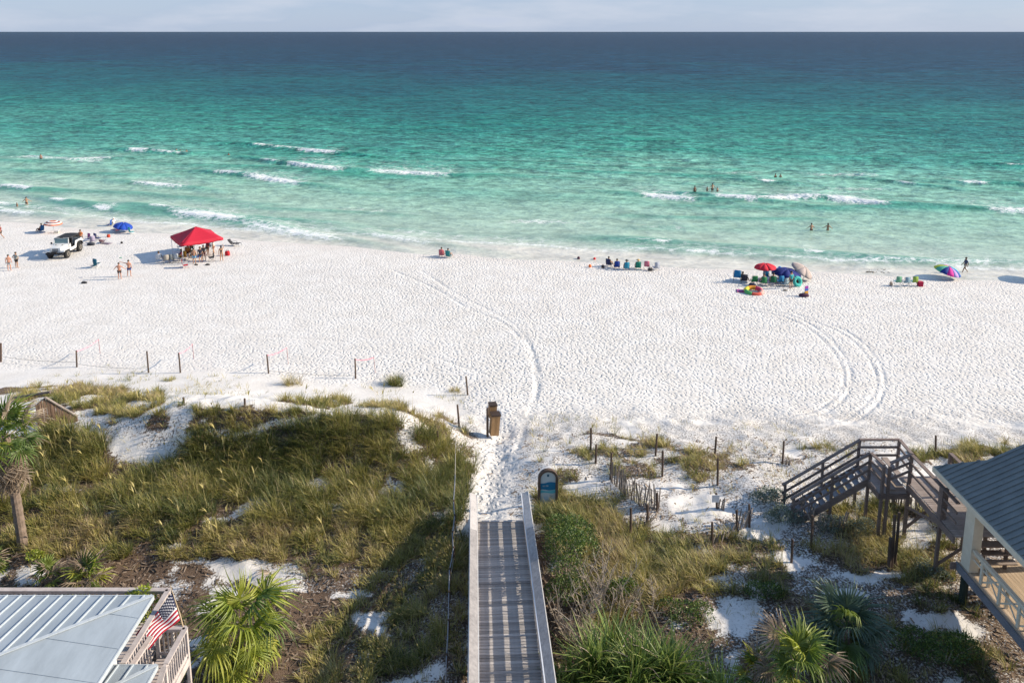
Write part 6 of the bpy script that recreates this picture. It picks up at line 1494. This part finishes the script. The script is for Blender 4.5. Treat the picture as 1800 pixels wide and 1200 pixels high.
person(on_ground(1341, 502)+Vector((0, 0, .16)), 'sit', 5, 'person in grey sitting in the second green chair', 'tan', (('shirt', (.25, .25, .28)),)); person(on_ground(1358, 501)+Vector((0, 0, .16)), 'sit', -5, 'person in brown sitting in the dark green chair', 'tan', (('shirt', (.14, .09, .06)),)); person(on_ground(1370, 490)+Vector((0, 0, .1)), 'sit', 170, 'person in bright blue shirt under the navy umbrella', 'tan', (('shirt', (.03, .22, .55)),), hat=(.03, .25, .6))
ppl(1390, 507, 'stand', 20, 'person with teal towel on the shoulders standing by the navy umbrella', 'tan', (('shirt', (.04, .34, .36)), ('shorts', (.05, .05, .06)))); bag(1322, 503, (.02, .025, .06), 'navy bag under the first green chair', (.6, .4, .3))
def ring(P, R_, r_, cols, label, name='swim_ring', tilt=(0, 0), arc=1.0, rz=0):
    t = thing(name, P, label, 'float', None, R(rz)); n_ = len(cols); rot = Matrix.Rotation(R(tilt[0]), 3, 'X') @ Matrix.Rotation(R(tilt[1]), 3, 'Y')
    for k_, c in enumerate(cols):
        pts = [rot @ Vector((R_*math.cos(a), R_*math.sin(a), 0)) for a in [2*math.pi*arc*(k_+j/8)/n_ for j in range(9)]]
        MB().tube(pts, r_, 10).build('segment', fabric(c), t, True)
P = on_ground(1401, 503); ring(P+Vector((0, 0, .48)), .36, .17, [(.06, .44, .38), (.05, .38, .34), (.08, .50, .42)], 'mint green swim ring leaning at the right of the navy umbrella', tilt=(70, 0), rz=20)
P = on_ground(1325, 514); ring(P+Vector((0, 0, .14)), .72, .20, [(.60, .05, .12), (.65, .26, .03), (.60, .52, .05), (.10, .40, .12), (.60, .10, .06), (.66, .35, .30)], 'rainbow swim ring lying on the sand below the green chairs', tilt=(8, 0)); towel(1305, 512, [(.55, .08, .20), (.05, .10, .35), (.55, .10, .3)], 'pink and blue towel left of the rainbow swim ring', 1.1, .8, 80)
bag(1413, 521, (.06, .02, .05), 'dark bag on the sand at the right of the umbrella group', (.9, .5, .25)); P = on_ground(1417, 520)
t = thing('body_board', P, 'rainbow body board standing upright by the dark bag', 'board', None, R(25))
for k_, c in enumerate(((.5, .03, .05), (.6, .3, .03), (.05, .12, .4), (.3, .04, .3))): MB().box((0, 0, .12+.24*k_), (.42-.05*(k_ == 3), .05, .24), Matrix.Rotation(R(0), 3, 'X')).build('band', fabric(c), t)
bag(1406, 497, (.08, .06, .05), 'brown bag behind the mint swim ring', (.6, .4, .3))
bag(1380, 511, (.06, .05, .05), 'pair of dark sandals in front of the umbrella group', (.45, .2, .08))

# far right
chr_(1577, 502, 0, (.02, .22, .30), 'teal and yellow chair at the left of the far right trio', kind='camp', col2=(.14, .34, .22)); chr_(1592, 503, 5, (.20, .30, .36), 'grey-blue chair in the middle of the far right trio', kind='camp', dark=True); chr_(1606, 502, 0, (.03, .25, .26), 'teal and yellow chair beside the red cool box', kind='camp', col2=(.24, .36, .06)); cooler(1617, 503, (.40, .01, .05), 'red cool box at the end of the far right chairs', 5, (.45, .4, .4), (.45, .02, .06)); bag(1566, 502, (.42, .30, .22), 'small tan bag left of the far right chairs', (.25, .25, .35))
ppl(1696, 480, 'walk', -95+180, 'person in navy shirt and beige shorts walking along the waterline', 'dark', (('shirt', (.03, .06, .12)), ('shorts', (.42, .36, .30))))
# sea wrack along the waterline
for i, (px, py, wl) in enumerate(((1556, 468, 'upper one left of the rainbow umbrella'), (1548, 475, 'lower one left of the rainbow umbrella'), (1541, 479, 'faint lowest one left of the rainbow umbrella'), (1793, 479, 'large one at the right edge'), (1144, 458, 'above the striped chair'), (1218, 461, 'between the chair row and the umbrella group'), (1278, 462, 'above the tall blue chair'), (1760, 481, 'right of the walking person'), (60, 379, 'below the child at the water'), (330, 428, 'behind the red tent'))):
    P = on_ground(px, py); mb = MB(); r_ = random.Random(i)
    for q in range(14): a = Vector((r_.gauss(0, .45), r_.gauss(0, .12), .02)); mb.tube([a, a+Vector((r_.gauss(0, .2), r_.gauss(0, .1), .06)), a+Vector((r_.gauss(0, .35), r_.gauss(0, .15), .01))], [.02, .03, .01], 5)
    o = mb.build('sea_wrack', mat('sea_wrack', (.10, .075, .05), .9)); o.location = P; tag(o, 'dark strand of sea wrack on wet sand, '+wl, 'seaweed', 'strands of sea wrack')

# ------------------------------------------------------------------ bathers
def bather(px, py_w, depth, pose, rz, label, skin='tan', wear=(), h=1.75, **k_):
    P = at_z(px, py_w, SEA_Z+.12); P.z -= depth; person(P, pose, rz, label, skin, wear, h=h, group='bathers', **k_)
bather(72, 279, .80, 'stand', 10, 'bather standing thigh deep alone at the far left', 'red', (('shorts', (.06, .06, .08)),))
bather(310, 266, 1.15, 'arms_out', 200, 'bather chest deep, leftmost of the trio in the left breakers', 'red', (('swimsuit', (.4, .1, .15)),)); bather(317, 267, 1.2, 'stand', 150, 'bather chest deep, middle of the trio in the left breakers', 'tan'); bather(328, 269, 1.0, 'arms_out', 20, 'bather waist deep, rightmost of the trio in the left breakers', 'tan', (('swimsuit', K_),)); bather(402, 273, 1.25, 'arms_out', 0, 'bather shoulder deep alone right of the trio', 'tan')
bather(1221, 341, .45, 'stand', 15, 'bather in black shorts standing knee deep left of the family', 'dark', (('shorts', K_),)); bather(1252, 336, .5, 'arms_out', 190, 'adult in dark shorts between two children in the surf', 'tan', (('shorts', K_),)); bather(1243, 335, .5, 'stand', 160, 'child left of the adult in the surf', 'tan', (('shorts', K_),), 1.15); bather(1261, 336, .5, 'stand', 200, 'child right of the adult in the surf', 'tan', (('shorts', K_),), 1.15)
bather(1363, 311, 1.15, 'stand', 20, 'bather chest deep, left of the pair farthest out', 'dark'); bather(1372, 311, 1.2, 'stand', -20, 'bather chest deep, right of the pair farthest out', 'tan'); bather(1426, 404, .85, 'arms_out', 10, 'bather waist deep, left of the pair nearest the shore', 'tan', (('briefs', K_),)); bather(1455, 404, .85, 'arms_out', -15, 'bather waist deep, right of the pair nearest the shore', 'tan', (('bikini_top', K_),), long=True)
